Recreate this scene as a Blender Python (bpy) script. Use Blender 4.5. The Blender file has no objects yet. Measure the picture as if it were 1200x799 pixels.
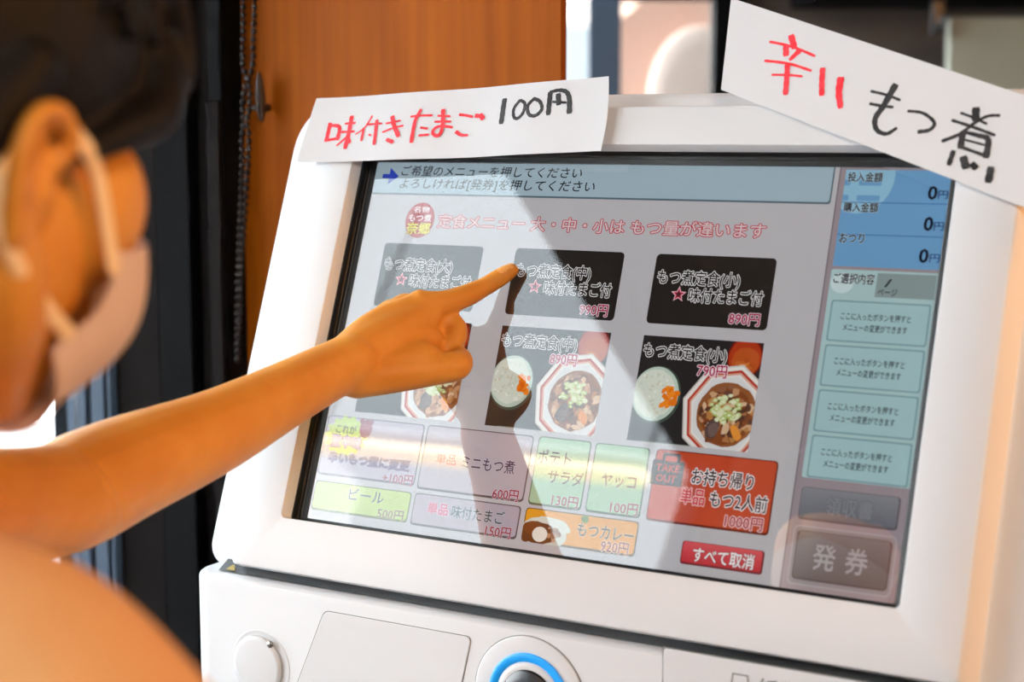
import bpy, bmesh, math, random
from mathutils import Vector, Matrix, noise
random.seed(7)
SC = bpy.context.scene
COL = SC.collection
R_ = math.radians

# ------------------------------------------------------------------ camera
CAM_H, F_PX, PITCH = 1.45, 1917.8, 0.12533
cam_d = bpy.data.cameras.new('camera'); cam = bpy.data.objects.new('camera', cam_d); COL.objects.link(cam)
cam.location = (0, 0, CAM_H); cam.rotation_euler = (math.pi/2 - PITCH, 0, 0)
cam_d.sensor_width = 36; cam_d.lens = F_PX/1200*36; cam_d.clip_start = .05
cam_d.dof.use_dof = True; cam_d.dof.focus_distance = 1.37; cam_d.dof.aperture_fstop = 4.4
SC.camera = cam
SC.view_settings.view_transform = 'Standard'; SC.view_settings.look = 'None'
SC.view_settings.exposure = -0.06; SC.view_settings.gamma = 1; SC.view_settings.use_curve_mapping = False
SC.cycles.max_bounces = 8; SC.cycles.transparent_max_bounces = 16; SC.cycles.caustics_reflective = False
SC.cycles.sample_clamp_indirect = 6

# ------------------------------------------------------------------ sky and lamps
SKY_BASE, SKY_LEFT = 1.25, 3.7
world = bpy.data.worlds.new('sky'); SC.world = world; world.use_nodes = True
nt = world.node_tree; nt.nodes.clear()
wo = nt.nodes.new('ShaderNodeOutputWorld'); bg = nt.nodes.new('ShaderNodeBackground')
tc = nt.nodes.new('ShaderNodeTexCoord'); dt = nt.nodes.new('ShaderNodeVectorMath'); dt.operation = 'DOT_PRODUCT'
dt.inputs[1].default_value = (-.86, .2, .1)
mr = nt.nodes.new('ShaderNodeMapRange'); mr.interpolation_type = 'SMOOTHSTEP'
mr.inputs['From Min'].default_value = .1; mr.inputs['From Max'].default_value = .75
mr.inputs['To Min'].default_value = SKY_BASE; mr.inputs['To Max'].default_value = SKY_LEFT
bg.inputs['Color'].default_value = (.84, .94, 1, 1)
nt.links.new(tc.outputs['Generated'], dt.inputs[0]); nt.links.new(dt.outputs['Value'], mr.inputs['Value'])
nt.links.new(mr.outputs[0], bg.inputs['Strength']); nt.links.new(bg.outputs[0], wo.inputs[0])

def area(name, loc, target, size, power, color):
    d = bpy.data.lights.new(name, 'AREA'); d.shape = 'DISK'; d.size = size; d.energy = power; d.color = color
    o = bpy.data.objects.new(name, d); COL.objects.link(o); o.location = loc
    o.rotation_euler = (Vector(target)-Vector(loc)).to_track_quat('-Z', 'Y').to_euler()
    return o
area('warm_ceiling_lamp_right', (1.7, .58, 2.0), (.05, 1.3, 1.3), .45, 24, (1, .42, .10))
area('warm_ceiling_lamp_behind', (.35, -.9, 2.3), (.0, 1.3, 1.1), .7, 27, (1, .84, .70))

# ------------------------------------------------------------------ frames of reference
PSI, LAM = 0.530523894, 0.351398154
SCR_C = Vector((0.0746952758, 1.30291895, CAM_H-0.176544376))
U = Vector((math.cos(PSI), -math.sin(PSI), 0)); B = Vector((math.sin(PSI), math.cos(PSI), 0))
V = Vector((0, 0, 1))*math.cos(LAM) + B*math.sin(LAM); N = U.cross(V)
Z = Vector((0, 0, 1))
CAM = Vector((0, 0, CAM_H))
def ray(px, py):
    fw = Vector((0, math.cos(PITCH), -math.sin(PITCH))); dn = Vector((0, -math.sin(PITCH), -math.cos(PITCH)))
    return Vector((1, 0, 0))*((px-600)/F_PX) + dn*((py-399.5)/F_PX) + fw
def S(a, b, c=0):                      # screen-plane millimetres to world
    return SCR_C + U*(a/1000) + V*(b/1000) + N*(c/1000)
def loc(px, py, c=0):                  # photo point on a plane c mm before the glass
    d = ray(px, py); P0 = S(0, 0, c); t = (P0-CAM).dot(N)/d.dot(N); P = CAM + d*t - SCR_C
    return P.dot(U)*1000, P.dot(V)*1000
def on(px, py, c=0):
    a, b = loc(px, py, c); return S(a, b, c)
def ui(px, py):
    a, b = loc(px, py); return (a/520+.5)*1280, (.5-b/325)*800
def deep(px, py, d):                   # photo point at distance d along the lens axis
    return CAM + ray(px, py)*d
def room(u, b, z):                     # room axes: u along the machine wall, b into it
    return U*u + B*b + Z*z

# ------------------------------------------------------------------ materials
def lin(c):
    return tuple((x/255/12.92 if x/255 <= .04045 else ((x/255+.055)/1.055)**2.4) for x in c)
def mat(name, rgb, rough=.5, spec=.5, metal=0, bump=None, vary=None, sss=0, emit=None, coat=0):
    m = bpy.data.materials.new(name); m.use_nodes = True; t = m.node_tree; p = t.nodes['Principled BSDF']
    c = lin(rgb) + (1,)
    p.inputs['Base Color'].default_value = c; p.inputs['Roughness'].default_value = rough
    p.inputs['Specular IOR Level'].default_value = spec; p.inputs['Metallic'].default_value = metal
    p.inputs['Coat Weight'].default_value = coat
    if sss:
        p.inputs['Subsurface Weight'].default_value = sss; p.inputs['Subsurface Radius'].default_value = (1, .35, .2); p.inputs['Subsurface Scale'].default_value = .006
    if emit:
        p.inputs['Emission Color'].default_value = lin(emit[0])+(1,); p.inputs['Emission Strength'].default_value = emit[1]
    co = t.nodes.new('ShaderNodeTexCoord')
    if vary:
        rgb2, scale, detail = vary
        nz = t.nodes.new('ShaderNodeTexNoise'); nz.inputs['Scale'].default_value = scale; nz.inputs['Detail'].default_value = detail
        rp = t.nodes.new('ShaderNodeValToRGB'); rp.color_ramp.elements[0].position = .35; rp.color_ramp.elements[1].position = .65
        rp.color_ramp.elements[0].color = c; rp.color_ramp.elements[1].color = lin(rgb2)+(1,)
        t.links.new(co.outputs['Object'], nz.inputs['Vector']); t.links.new(nz.outputs['Fac'], rp.inputs[0]); t.links.new(rp.outputs[0], p.inputs['Base Color'])
    if bump:
        nb = t.nodes.new('ShaderNodeTexNoise'); nb.inputs['Scale'].default_value = bump[0]; nb.inputs['Detail'].default_value = 4
        bp = t.nodes.new('ShaderNodeBump'); bp.inputs['Strength'].default_value = bump[1]; bp.inputs['Distance'].default_value = bump[2]
        t.links.new(co.outputs['Object'], nb.inputs['Vector']); t.links.new(nb.outputs['Fac'], bp.inputs['Height']); t.links.new(bp.outputs[0], p.inputs['Normal'])
    return m
M = {}
M['white'] = mat('white_plastic', (228, 230, 233), .38, .4, bump=(900, .03, .0005))
M['white2'] = mat('white_plastic_panel', (230, 232, 235), .32, .4)
M['black'] = mat('black_plastic', (14, 14, 15), .35, .5)
M['blackmatte'] = mat('dark_recess', (16, 17, 19), .7, .3)
M['seam'] = mat('grey_seam', (120, 118, 116), .6)
M['grey'] = mat('grey_plastic', (62, 65, 68), .45)
M['blue'] = mat('blue_ring', (20, 140, 215), .35, .5, emit=((20, 140, 215), .35))
M['lens'] = mat('dark_lens', (26, 27, 30), .25, .5)
M['steel'] = mat('steel', (170, 165, 158), .3, .5, metal=1)
M['ink'] = mat('grey_print', (95, 92, 90), .6)
M['yellow'] = mat('yellow_sticker', (150, 130, 56), .5)
M['redprint'] = mat('red_print', (190, 60, 60), .5)
M['paper'] = mat('white_paper', (230, 232, 236), .75, .2, bump=(60, .12, .002))
M['red'] = mat('red_marker', (206, 30, 42), .6, .2, vary=((222, 58, 68), 160, 2))
M['marker'] = mat('black_marker', (32, 30, 32), .6, .2, vary=((52, 49, 50), 160, 2))
M['darkwood'] = mat('dark_painted_wood', (12, 8, 7), .8, .05)
M['blackwood'] = mat('black_painted_metal', (4, 4, 5), .8, .05)
M['bluegrey'] = mat('blue_grey_metal', (62, 76, 92), .7, .2)
M['brass'] = mat('dark_bronze', (40, 26, 18), .5, .3)
M['chain'] = mat('dark_bead_plastic', (20, 12, 8), .55, .15)
M['ceil'] = mat('dark_ceiling', (74, 66, 62), .8, vary=((84, 75, 70), 3, 2))
M['plaster'] = mat('interior_plaster', (140, 130, 120), .8, vary=((150, 140, 130), 4, 3))
M['brownwall'] = mat('dark_brown_wall', (76, 66, 57), .8, vary=((66, 58, 51), 3, 2))
M['greengrey'] = mat('grey_green_panel', (146, 150, 138), .7, vary=((132, 136, 124), 3, 2))
M['floor'] = mat('grey_floor', (104, 96, 88), .5, vary=((90, 82, 76), 8, 4))
M['pave'] = mat('dark_paving', (96, 96, 98), .8, vary=((84, 84, 86), 5, 4))
M['peach'] = mat('peach_render', (240, 214, 198), .8, vary=((234, 186, 162), 1.2, 2))
M['palewhite'] = mat('pale_render', (234, 238, 242), .8)
M['palepeach'] = mat('pale_enamel', (246, 224, 210), .8)
M['skin'] = mat('skin', (219, 149, 60), .5, .3, sss=.1, vary=((211, 137, 49), 28, 3), bump=(420, .06, .001))
M['nail'] = mat('nail', (238, 168, 92), .3, .5)
M['hair'] = mat('black_hair', (10, 8, 7), .6, .2, vary=((20, 13, 9), 40, 3))
M['mask'] = mat('beige_mask', (226, 196, 172), .8, .2, bump=(300, .1, .0008))
M['loop'] = mat('beige_elastic', (250, 216, 164), .8, .2)
M['shirt'] = mat('peach_shirt', (234, 178, 120), .85, .15, vary=((230, 168, 110), 12, 3), bump=(700, .1, .001))
M['trouser'] = mat('dark_trousers', (40, 42, 52), .8)
M['lampwarm'] = mat('warm_tube', (255, 240, 215), .5, emit=((255, 226, 180), 4.6))

def wood():
    m = bpy.data.materials.new('varnished_wood'); m.use_nodes = True; t = m.node_tree; p = t.nodes['Principled BSDF']
    co = t.nodes.new('ShaderNodeTexCoord'); mp = t.nodes.new('ShaderNodeMapping'); mp.inputs['Scale'].default_value = (34, 34, 1.1)
    nz = t.nodes.new('ShaderNodeTexNoise'); nz.inputs['Scale'].default_value = 2.2; nz.inputs['Detail'].default_value = 6; nz.inputs['Distortion'].default_value = .5
    rp = t.nodes.new('ShaderNodeValToRGB'); e = rp.color_ramp.elements
    e[0].position = .3; e[0].color = lin((130, 62, 0))+(1,); e[1].position = .75; e[1].color = lin((146, 75, 0))+(1,)
    mp2 = t.nodes.new('ShaderNodeMapping'); mp2.inputs['Scale'].default_value = (3, 3, 1.2)
    n2 = t.nodes.new('ShaderNodeTexNoise'); n2.inputs['Scale'].default_value = 2.5; n2.inputs['Detail'].default_value = 2
    r2 = t.nodes.new('ShaderNodeValToRGB'); r2.color_ramp.elements[0].position = .3; r2.color_ramp.elements[0].color = (.74, .70, .66, 1); r2.color_ramp.elements[1].position = .6; r2.color_ramp.elements[1].color = (1, 1, 1, 1)
    mx = t.nodes.new('ShaderNodeMix'); mx.data_type = 'RGBA'; mx.blend_type = 'MULTIPLY'; mx.inputs[0].default_value = .7
    t.links.new(co.outputs['Object'], mp.inputs[0]); t.links.new(mp.outputs[0], nz.inputs['Vector']); t.links.new(nz.outputs['Fac'], rp.inputs[0])
    t.links.new(co.outputs['Object'], mp2.inputs[0]); t.links.new(mp2.outputs[0], n2.inputs['Vector']); t.links.new(n2.outputs['Fac'], r2.inputs[0])
    t.links.new(rp.outputs[0], mx.inputs[6]); t.links.new(r2.outputs[0], mx.inputs[7]); t.links.new(mx.outputs[2], p.inputs['Base Color'])
    p.inputs['Roughness'].default_value = .65; p.inputs['Specular IOR Level'].default_value = .08
    return m
M['wood'] = wood()
def glass(name, tint=(1, 1, 1), f0=.045, rough=0.0):
    m = bpy.data.materials.new(name); m.use_nodes = True; t = m.node_tree; t.nodes.clear()
    o = t.nodes.new('ShaderNodeOutputMaterial'); a = t.nodes.new('ShaderNodeBsdfTransparent'); g = t.nodes.new('ShaderNodeBsdfGlossy'); mx = t.nodes.new('ShaderNodeMixShader')
    a.inputs[0].default_value = tint+(1,); g.inputs['Roughness'].default_value = rough; g.inputs[0].default_value = (1, 1, 1, 1)
    lw = t.nodes.new('ShaderNodeLayerWeight'); pw = t.nodes.new('ShaderNodeMath'); pw.operation = 'POWER'; pw.inputs[1].default_value = 5
    r = t.nodes.new('ShaderNodeMapRange'); r.inputs['To Min'].default_value = f0; r.inputs['To Max'].default_value = 1
    lw.inputs['Blend'].default_value = .5
    t.links.new(lw.outputs['Facing'], pw.inputs[0]); t.links.new(pw.outputs[0], r.inputs['Value']); t.links.new(r.outputs[0], mx.inputs[0])
    t.links.new(a.outputs[0], mx.inputs[1]); t.links.new(g.outputs[0], mx.inputs[2]); t.links.new(mx.outputs[0], o.inputs[0])
    return m
M['glass'] = glass('window_glass', (.97, .98, .98))
M['screenglass'] = glass('screen_glass', (1, 1, 1), .14, 0.0)
def pixels():
    m = bpy.data.materials.new('lit_display'); m.use_nodes = True; t = m.node_tree; t.nodes.clear()
    o = t.nodes.new('ShaderNodeOutputMaterial'); e = t.nodes.new('ShaderNodeEmission'); a = t.nodes.new('ShaderNodeAttribute'); a.attribute_name = 'Col'
    e.inputs['Strength'].default_value = .66
    d = t.nodes.new('ShaderNodeBsdfDiffuse'); vm = t.nodes.new('ShaderNodeVectorMath'); vm.operation = 'SCALE'; vm.inputs['Scale'].default_value = .2; ad = t.nodes.new('ShaderNodeAddShader')
    t.links.new(a.outputs['Color'], e.inputs[0]); t.links.new(a.outputs['Color'], vm.inputs[0]); t.links.new(vm.outputs[0], d.inputs[0])
    t.links.new(e.outputs[0], ad.inputs[0]); t.links.new(d.outputs[0], ad.inputs[1]); t.links.new(ad.outputs[0], o.inputs[0])
    return m
M['pix'] = pixels()

# ------------------------------------------------------------------ object helpers
WORLD = {}
def link(name, me, parent=None):
    o = bpy.data.objects.new(name, me); COL.objects.link(o)
    WORLD[o] = Matrix.Identity(4)
    if parent is not None:
        o.parent = parent; o.matrix_parent_inverse = WORLD[parent].inverted()
    return o
def empty(name, location, rz=0):
    o = bpy.data.objects.new(name, None); COL.objects.link(o); o.location = location; o.rotation_euler = (0, 0, rz)
    WORLD[o] = Matrix.Translation(location) @ Matrix.Rotation(rz, 4, 'Z'); o.empty_display_size = .1
    return o
def tag(o, label=None, cat=None, group=None, kind=None):
    for k, v in (('label', label), ('category', cat), ('group', group), ('kind', kind)):
        if v: o[k] = v
    return o
class MB:
    def __init__(s): s.v = []; s.f = []; s.sm = []; s.mi = []; s.cur = 0
    def add(s, vs, fs, smooth=False):
        n = len(s.v); s.v += [tuple(v) for v in vs]; s.f += [tuple(i+n for i in f) for f in fs]
        s.sm += [smooth]*len(fs); s.mi += [s.cur]*len(fs); return s
    def box(s, o, x, y, z, x0, x1, y0, y1, z0, z1):            # box along axes x,y,z from origin o
        c = [o+x*a+y*b+z*d for a in (x0, x1) for b in (y0, y1) for d in (z0, z1)]
        return s.add(c, [(0, 1, 3, 2), (4, 6, 7, 5), (0, 4, 5, 1), (2, 3, 7, 6), (0, 2, 6, 4), (1, 5, 7, 3)])
    def prism(s, pts, h):                                      # polygon pts lifted by vector h
        n = len(pts); P = [Vector(p) for p in pts]
        return s.add(P+[p+h for p in P], [tuple(range(n-1, -1, -1)), tuple(range(n, 2*n))]+[(i, (i+1) % n, n+(i+1) % n, n+i) for i in range(n)])
    def rings(s, rs, smooth=True, cap0=False, cap1=False):
        n = len(rs[0]); vs = [p for r in rs for p in r]; fs = []
        for k in range(len(rs)-1):
            for i in range(n): fs.append((k*n+i, k*n+(i+1) % n, (k+1)*n+(i+1) % n, (k+1)*n+i))
        if cap0: fs.append(tuple(range(n-1, -1, -1)))
        if cap1: fs.append(tuple((len(rs)-1)*n+i for i in range(n)))
        return s.add(vs, fs, smooth)
    def tube(s, pts, rads, n=10, cap=True, smooth=True, flat=1.0, up=None):
        pts = [Vector(p) for p in pts]; rs = []
        if not hasattr(rads, '__len__'): rads = [rads]*len(pts)
        ref = None
        def ring(c, t, r, ref):
            a = ref-t*ref.dot(t); a.normalize(); b = t.cross(a)
            return [c+(a*math.cos(k*2*math.pi/n)*flat+b*math.sin(k*2*math.pi/n))*r for k in range(n)]
        L = len(pts)
        for i, p in enumerate(pts):
            t = (pts[min(i+1, L-1)]-pts[max(i-1, 0)]).normalized()
            if ref is None:
                ref = Vector(up) if up is not None else (Z if abs(t.z) < .9 else Vector((1, 0, 0)))
            ref = (ref-t*ref.dot(t)).normalized()
            r = rads[i]
            if cap and i == 0:
                for q in (80, 60, 35, 15): rs.append(ring(p-t*r*math.sin(R_(q)), t, r*math.cos(R_(q)), ref))
            rs.append(ring(p, t, r, ref))
            if cap and i == L-1:
                for q in (15, 35, 60, 80): rs.append(ring(p+t*r*math.sin(R_(q)), t, r*math.cos(R_(q)), ref))
        return s.rings(rs, smooth, True, True)
    def ball(s, c, ax, n=14, m=9):                             # ellipsoid, ax = three semi-axis vectors
        rs = []
        for i in range(1, m):
            th = math.pi*i/m
            rs.append([c+ax[2]*math.cos(th)+(ax[0]*math.cos(2*math.pi*k/n)+ax[1]*math.sin(2*math.pi*k/n))*math.sin(th) for k in range(n)])
        return s.rings(rs, True, True, True)
    def mesh(s, name, mats, bev=0):
        me = bpy.data.meshes.new(name); me.from_pydata(s.v, [], s.f)
        for m in (mats if isinstance(mats, (list, tuple)) else [mats]): me.materials.append(m)
        me.polygons.foreach_set('use_smooth', s.sm); me.polygons.foreach_set('material_index', s.mi)
        bm = bmesh.new(); bm.from_mesh(me); bmesh.ops.remove_doubles(bm, verts=bm.verts, dist=1e-6); bmesh.ops.recalc_face_normals(bm, faces=bm.faces); bm.to_mesh(me); bm.free()
        me.update(); return me
    def build(s, name, mats, parent=None, bevel=0):
        o = link(name, s.mesh(name, mats), parent)
        if bevel:
            b = o.modifiers.new('bevel', 'BEVEL'); b.width = bevel; b.segments = 3; b.limit_method = 'ANGLE'; b.angle_limit = R_(40)
        return o
def spline(pts, k=6):                                          # Catmull-Rom through tuples of any length
    out = []; n = len(pts)
    for i in range(n-1):
        p0, p1, p2, p3 = pts[max(i-1, 0)], pts[i], pts[i+1], pts[min(i+2, n-1)]
        for j in range(k):
            t = j/k
            out.append(tuple(.5*(2*b+(c-a)*t+(2*a-5*b+4*c-d)*t*t+(3*b-a-3*c+d)*t**3) for a, b, c, d in zip(p0, p1, p2, p3)))
    out.append(tuple(pts[-1])); return out

# ------------------------------------------------------------------ the room
U0, WOOD_B = -1.40, 1.43
def struct(mb, name, m, label=None, cat=None, bevel=0):
    return tag(mb.build(name, m, None, bevel), label, cat, None, 'structure')
O = Vector((0, 0, 0))
struct(MB().box(O, U, B, Z, U0-.02, 3.3, -3.2, 5.2, -.08, 0), 'floor', M['floor'], 'grey shop floor under the machine', 'floor')
struct(MB().box(O, U, B, Z, U0-.02, 3.3, -3.2, 5.2, 2.5, 2.6), 'ceiling', M['ceil'], 'dark ceiling above the room', 'ceiling')
struct(MB().box(O, U, B, Z, -9, U0-.03, -6, 8, -.2, -.1), 'ground', M['pave'], 'paving outside the glazed front', 'ground')
struct(MB().box(O, U, B, Z, 3.2, 3.3, -3.2, 5.2, 0, 2.5), 'wall_right', M['plaster'], 'plastered wall to the right', 'wall')
struct(MB().box(O, U, B, Z, U0, 3.2, -3.2, -3.1, 0, 2.5), 'wall_rear', M['plaster'], 'plastered wall behind the camera', 'wall')
def wall_u(px, b=WOOD_B):              # where a photo column meets the machine wall
    d = ray(px, 60); t = b/d.dot(B); return (d*t).dot(U)
def on_wall(px, py, b=WOOD_B):
    d = ray(px, py); return CAM + d*((b)/d.dot(B))
sun_d = bpy.data.lights.new('sun', 'SUN'); sun_d.energy = 80; sun_d.angle = .01; sun_d.color = (1, 1, 1)
sun = bpy.data.objects.new('sun', sun_d); COL.objects.link(sun); sun.location = (6, -3, 8)
sun.rotation_euler = (-(U*.72+Z*.69)).to_track_quat('-Z', 'Y').to_euler()

# glazed shop front on the left, with lintel and solid end wall
struct(MB().box(O, U, B, Z, U0-.1, U0, -.88, 1.7, 2.24, 2.5), 'trim_lintel', M['darkwood'], 'dark lintel over the glazed front', 'lintel')
struct(MB().box(O, U, B, Z, U0-.1, U0, -3.2, -.88, 0, 2.5), 'wall_left', M['plaster'], 'plastered wall left of the glazed front', 'wall')
w1 = struct(MB().box(O, U, B, Z, U0-.06, U0-.03, 1.42, 1.47, 0, 2.24).box(O, U, B, Z, U0-.06, U0-.03, -.88, -.83, 0, 2.24).box(O, U, B, Z, U0-.06, U0-.03, -.83, 1.42, 0, .08),
            'window_1', M['bluegrey'], 'glazed shop front beside the dark door', 'window')
MB().box(O, U, B, Z, U0-.048, U0-.042, -.83, 1.42, .08, 2.24).build('pane', M['glass'], w1)
struct(MB().box(O, U, B, Z, -7, -6.8, -6.7, 9, -.1, 4.85), 'neighbouring_wall', M['palewhite'], 'pale sunlit wall across the street', 'wall')
# warm strip lamp under the awning outside
p0, p1 = Vector((-2.10, .63, 1.98)), Vector((-1.50, .27, 1.98))
def strip():
    d = ray(370, 520); P = CAM+d*((SCR_C-CAM).dot(N)/d.dot(N)); r0 = d.normalized()-2*d.normalized().dot(N)*N
    d2 = ray(750, 560); P2 = CAM+d2*((SCR_C-CAM).dot(N)/d2.dot(N)); r1 = d2.normalized()-2*d2.normalized().dot(N)*N
    return P+r0*((-3.0-P.dot(U))/r0.dot(U)), P2+r1*((-2.0-P2.dot(U))/r1.dot(U))
p0, p1 = strip()
lamp = tag(empty('strip_lamp', (p0+p1)/2), 'warm strip lamp hung outside the glazed front', 'lamp')
MB().tube([p0, p1], .028, 10).build('tube', M['lampwarm'], lamp)
MB().tube([p0+Z*.05, p1+Z*.05], .022, 8).build('housing', M['white2'], lamp)
MB().tube([p0+Z*.05, p0+Z*.9], .006, 6).build('hanger', M['black'], lamp); MB().tube([p1+Z*.05, p1+Z*.9], .006, 6).build('hanger', M['black'], lamp)

# wall behind the machine: dark panelled door, then varnished wood
uA, uB, uC = wall_u(97), wall_u(283), wall_u(657)
ww = struct(MB().box(O, U, B, Z, uB, uC, WOOD_B, WOOD_B+.012, 0, 2.5), 'wall_back', M['wood'], 'varnished orange wood wall behind the machine', 'wall')
dr = struct(MB().box(O, U, B, Z, U0-.1, uB-.001, WOOD_B+.006, WOOD_B+.05, 0, 2.5), 'door_1', M['blackwood'], 'black folding door panel left of the wood wall', 'door')
for a, b_, pr, m_ in ((101, 124, .012, 'bluegrey'), (127, 130, .03, 'bluegrey'), (134.5, 138.5, .03, 'bluegrey'), (141, 194, .022, 'darkwood'), (199, 238, .03, 'blackwood'), (241, 264, .018, 'darkwood'), (267, 282, .034, 'blackwood')):
    MB().box(O, U, B, Z, wall_u(a), wall_u(b_), WOOD_B-pr, WOOD_B+.004, 0, 2.49).build('door_slat', M[m_], dr, .002)
MB().box(O, U, B, Z, wall_u(266), wall_u(281), WOOD_B-.038, WOOD_B-.034, .2, on_wall(272, 118).z).build('latch_plate', M['darkwood'], dr, .002)

# far room: window and dark wall, seen past the end of the wood wall
FY = 3.6
def far(px, py, y=FY):
    d = ray(px, py); return CAM+d*(y/d.y)
X, Y = Vector((1, 0, 0)), Vector((0, 1, 0))
def fx(px): return far(px, 60).x
def fz(py): return far(600, py).z
zs = fz(330)
struct(MB().box(O, X, Y, Z, fx(838), 3.4, FY, FY+.1, 0, 2.5), 'wall_far', M['brownwall'], 'dark brown far wall behind the machine', 'wall')
struct(MB().box(O, X, Y, Z, -.1, fx(838), FY, FY+.1, 0, zs), 'trim_sill', M['brownwall'], 'low wall under the far window', 'wall')
w2 = struct(MB().box(O, X, Y, Z, fx(690), fx(727), FY-.02, FY+.05, zs, 2.5).box(O, X, Y, Z, fx(727), fx(835), FY-.01, FY+.04, zs, zs+.06), 'window_2', M['bluegrey'], 'far window with a blue grey frame', 'window')
MB().box(O, X, Y, Z, fx(727), fx(838), FY+.01, FY+.016, zs, 2.5).build('pane', M['glass'], w2)
MB().box(O, X, Y, Z, -.1, fx(690), FY+.01, FY+.016, zs, 2.5).build('pane', M['glass'], w2)
MB().box(O, X, Y, Z, fx(834), fx(868), FY-.05, FY+.02, zs, 2.5).build('jamb', M['blackwood'], w2)
MB().box(O, X, Y, Z, fx(727), fx(845), FY-.04, FY+.03, fz(0), 2.5).build('head_rail', M['blackwood'], w2)
struct(MB().box(O, X, Y, Z, fx(925), 2.6, FY-.35, FY-.001, fz(10), 2.5), 'trim_bulkhead', M['blackwood'], 'black bulkhead along the top of the far wall', 'trim')
struct(MB().box(O, X, Y, Z, .272, 2.6, 4.75, 4.9, -.1, 3.6), 'outer_wall', M['peach'], 'peach coloured wall seen through the far window', 'wall')
c = far(822, 112, 4.6)
t = tag(empty('round_sign', c-Z*.5), 'blurred pale round shape outside the far window', 'sign')
rs = []
for r_, d_ in ((.10, 0), (.135, .004), (.145, .02), (.145, .06)):
    rs.append([c+X*(math.cos(k*math.pi/16)*r_*1.0)+Z*(math.sin(k*math.pi/16)*r_*1.35)+Y*d_ for k in range(32)])
MB().rings(rs, True, True, True).build('disc', M['palepeach'], t)
MB().tube([c+Y*.03-Z*.15, c+Y*.03-Z*1.6], .015, 8).build('post', M['palewhite'], t)
gp = tag(MB().box(O, X, Y, Z, far(1112, 60, 3.3).x, far(1290, 60, 3.3).x, 3.3, 3.33, far(1112, 330, 3.3).z, far(1112, 20, 3.3).z).build('panel_screen', M['greengrey'], None, .004), 'grey green panel at the far right behind the paper sign', 'panel')
hk = tag(empty('panel_hook', far(1098, 30, 3.28)), 'small dark hook left of the grey green panel', 'hook')
h0 = far(1097, 14, 3.3)
MB().box(h0, X, Y, Z, -.012, .012, -.02, .0, -.045, .02).build('plate', M['black'], hk, .002)
MB().tube([h0+Vector((0, -.02, -.03)), h0+Vector((0, -.05, -.04)), h0+Vector((0, -.055, -.015))], .006, 8).build('prong', M['black'], hk)

# bead chain and its cleat in front of the wood wall
CB = WOOD_B-.03
def onc(px, py, b=CB):
    d = ray(px, py); return CAM+d*(b/d.dot(B))
ch = tag(empty('bead_chain', onc(282, 430)), 'dark looped bead pull chain hanging against the wood wall', 'chain')
st1 = [(284.5, -30), (285.5, 20), (285, 50), (285, 75), (288, 88), (293, 104), (292, 130), (289, 142), (292, 158), (291, 185), (289, 215), (287, 250), (284, 300), (282.5, 350), (280, 395), (279, 425)]
st2 = [(300, -30), (298.5, 15), (297, 50), (297, 68), (294, 86), (289, 100), (285, 116), (285, 148), (283, 165), (284, 190), (282.5, 225), (281, 270), (279, 330), (278, 380), (278, 425)]
bead_me = None; beads = 0
for st in (st1, st2):
    cr = [onc(*p) for p in spline(st, 6)]
    MB().tube(cr, .0011, 6).build('cord', M['chain'], ch)
    acc = 0; last = cr[0]; step = .0086
    for q in cr[1:]:
        seg = (q-last).length; d0 = step-acc
        while d0 <= seg and beads < 100:
            pos = last+(q-last)*(d0/seg)
            if bead_me is None: bead_me = MB().ball(O, (X*.0031, Y*.0031, Z*.0036), 10, 7).mesh('bead', M['chain'])
            o = bpy.data.objects.new('bead', bead_me); COL.objects.link(o); WORLD[o] = Matrix.Identity(4)
            o.parent = ch; o.matrix_parent_inverse = WORLD[ch].inverted(); o.location = pos; beads += 1; d0 += step
        acc = (acc+seg) % step if seg else acc; last = q
cl = tag(empty('cord_cleat', onc(305, 140, WOOD_B-.005)), 'dark oval cord cleat on the wood wall beside the chain', 'cleat')
k0, k1 = onc(303.5, 86, WOOD_B-.014), onc(306.5, 140, WOOD_B-.014)
pl = [k0+(k1-k0)*(i/8) for i in range(9)]
MB().tube(pl, [.0018, .0036, .0046, .005, .0052, .0052, .0048, .0042, .0024], 12).build('cleat_bar', M['brass'], cl)
kc = onc(304.5, 126, WOOD_B-.014)
MB().tube([kc, kc+B*.013], [.003, .004], 10).build('stem', M['brass'], cl)
MB().tube([onc(294, 127, WOOD_B-.014), kc], .003, 8).build('side_pin', M['brass'], cl)

# ------------------------------------------------------------------ ticket machine
base = S(0, -213, -120); base.z = 0
TM = tag(empty('ticket_machine', base, -PSI), 'white ticket vending machine with a large lit touch screen', 'ticket machine')
def rrect(l, r, t, b, rt, rb, z, n=8):
    P = []
    for cx, cy, rad, a0 in ((r-rt, t-rt, rt, 0), (l+rt, t-rt, rt, 90), (l+rb, b+rb, rb, 180), (r-rb, b+rb, rb, 270)):
        for k in range(n+1):
            a = R_(a0+90*k/n); P.append(S(cx+rad*math.cos(a), cy+rad*math.sin(a), z))
    return P
def opening(d, z, rad=2):
    return rrect(-260-d, 260+d*.7, 162.5+d*.8, -162.5-d*.3, rad, rad, z)
# black frame round the glass
MB().rings([opening(-1, .3), opening(0, .6), opening(4.6, 1), opening(5.2, 1.6), opening(7.6, 1.8), opening(8.4, 3), opening(9.2, 8.2), opening(10.2, 9.2), opening(10.6, 7)], False).build('screen_frame', M['black'], TM, .0002)
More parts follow.
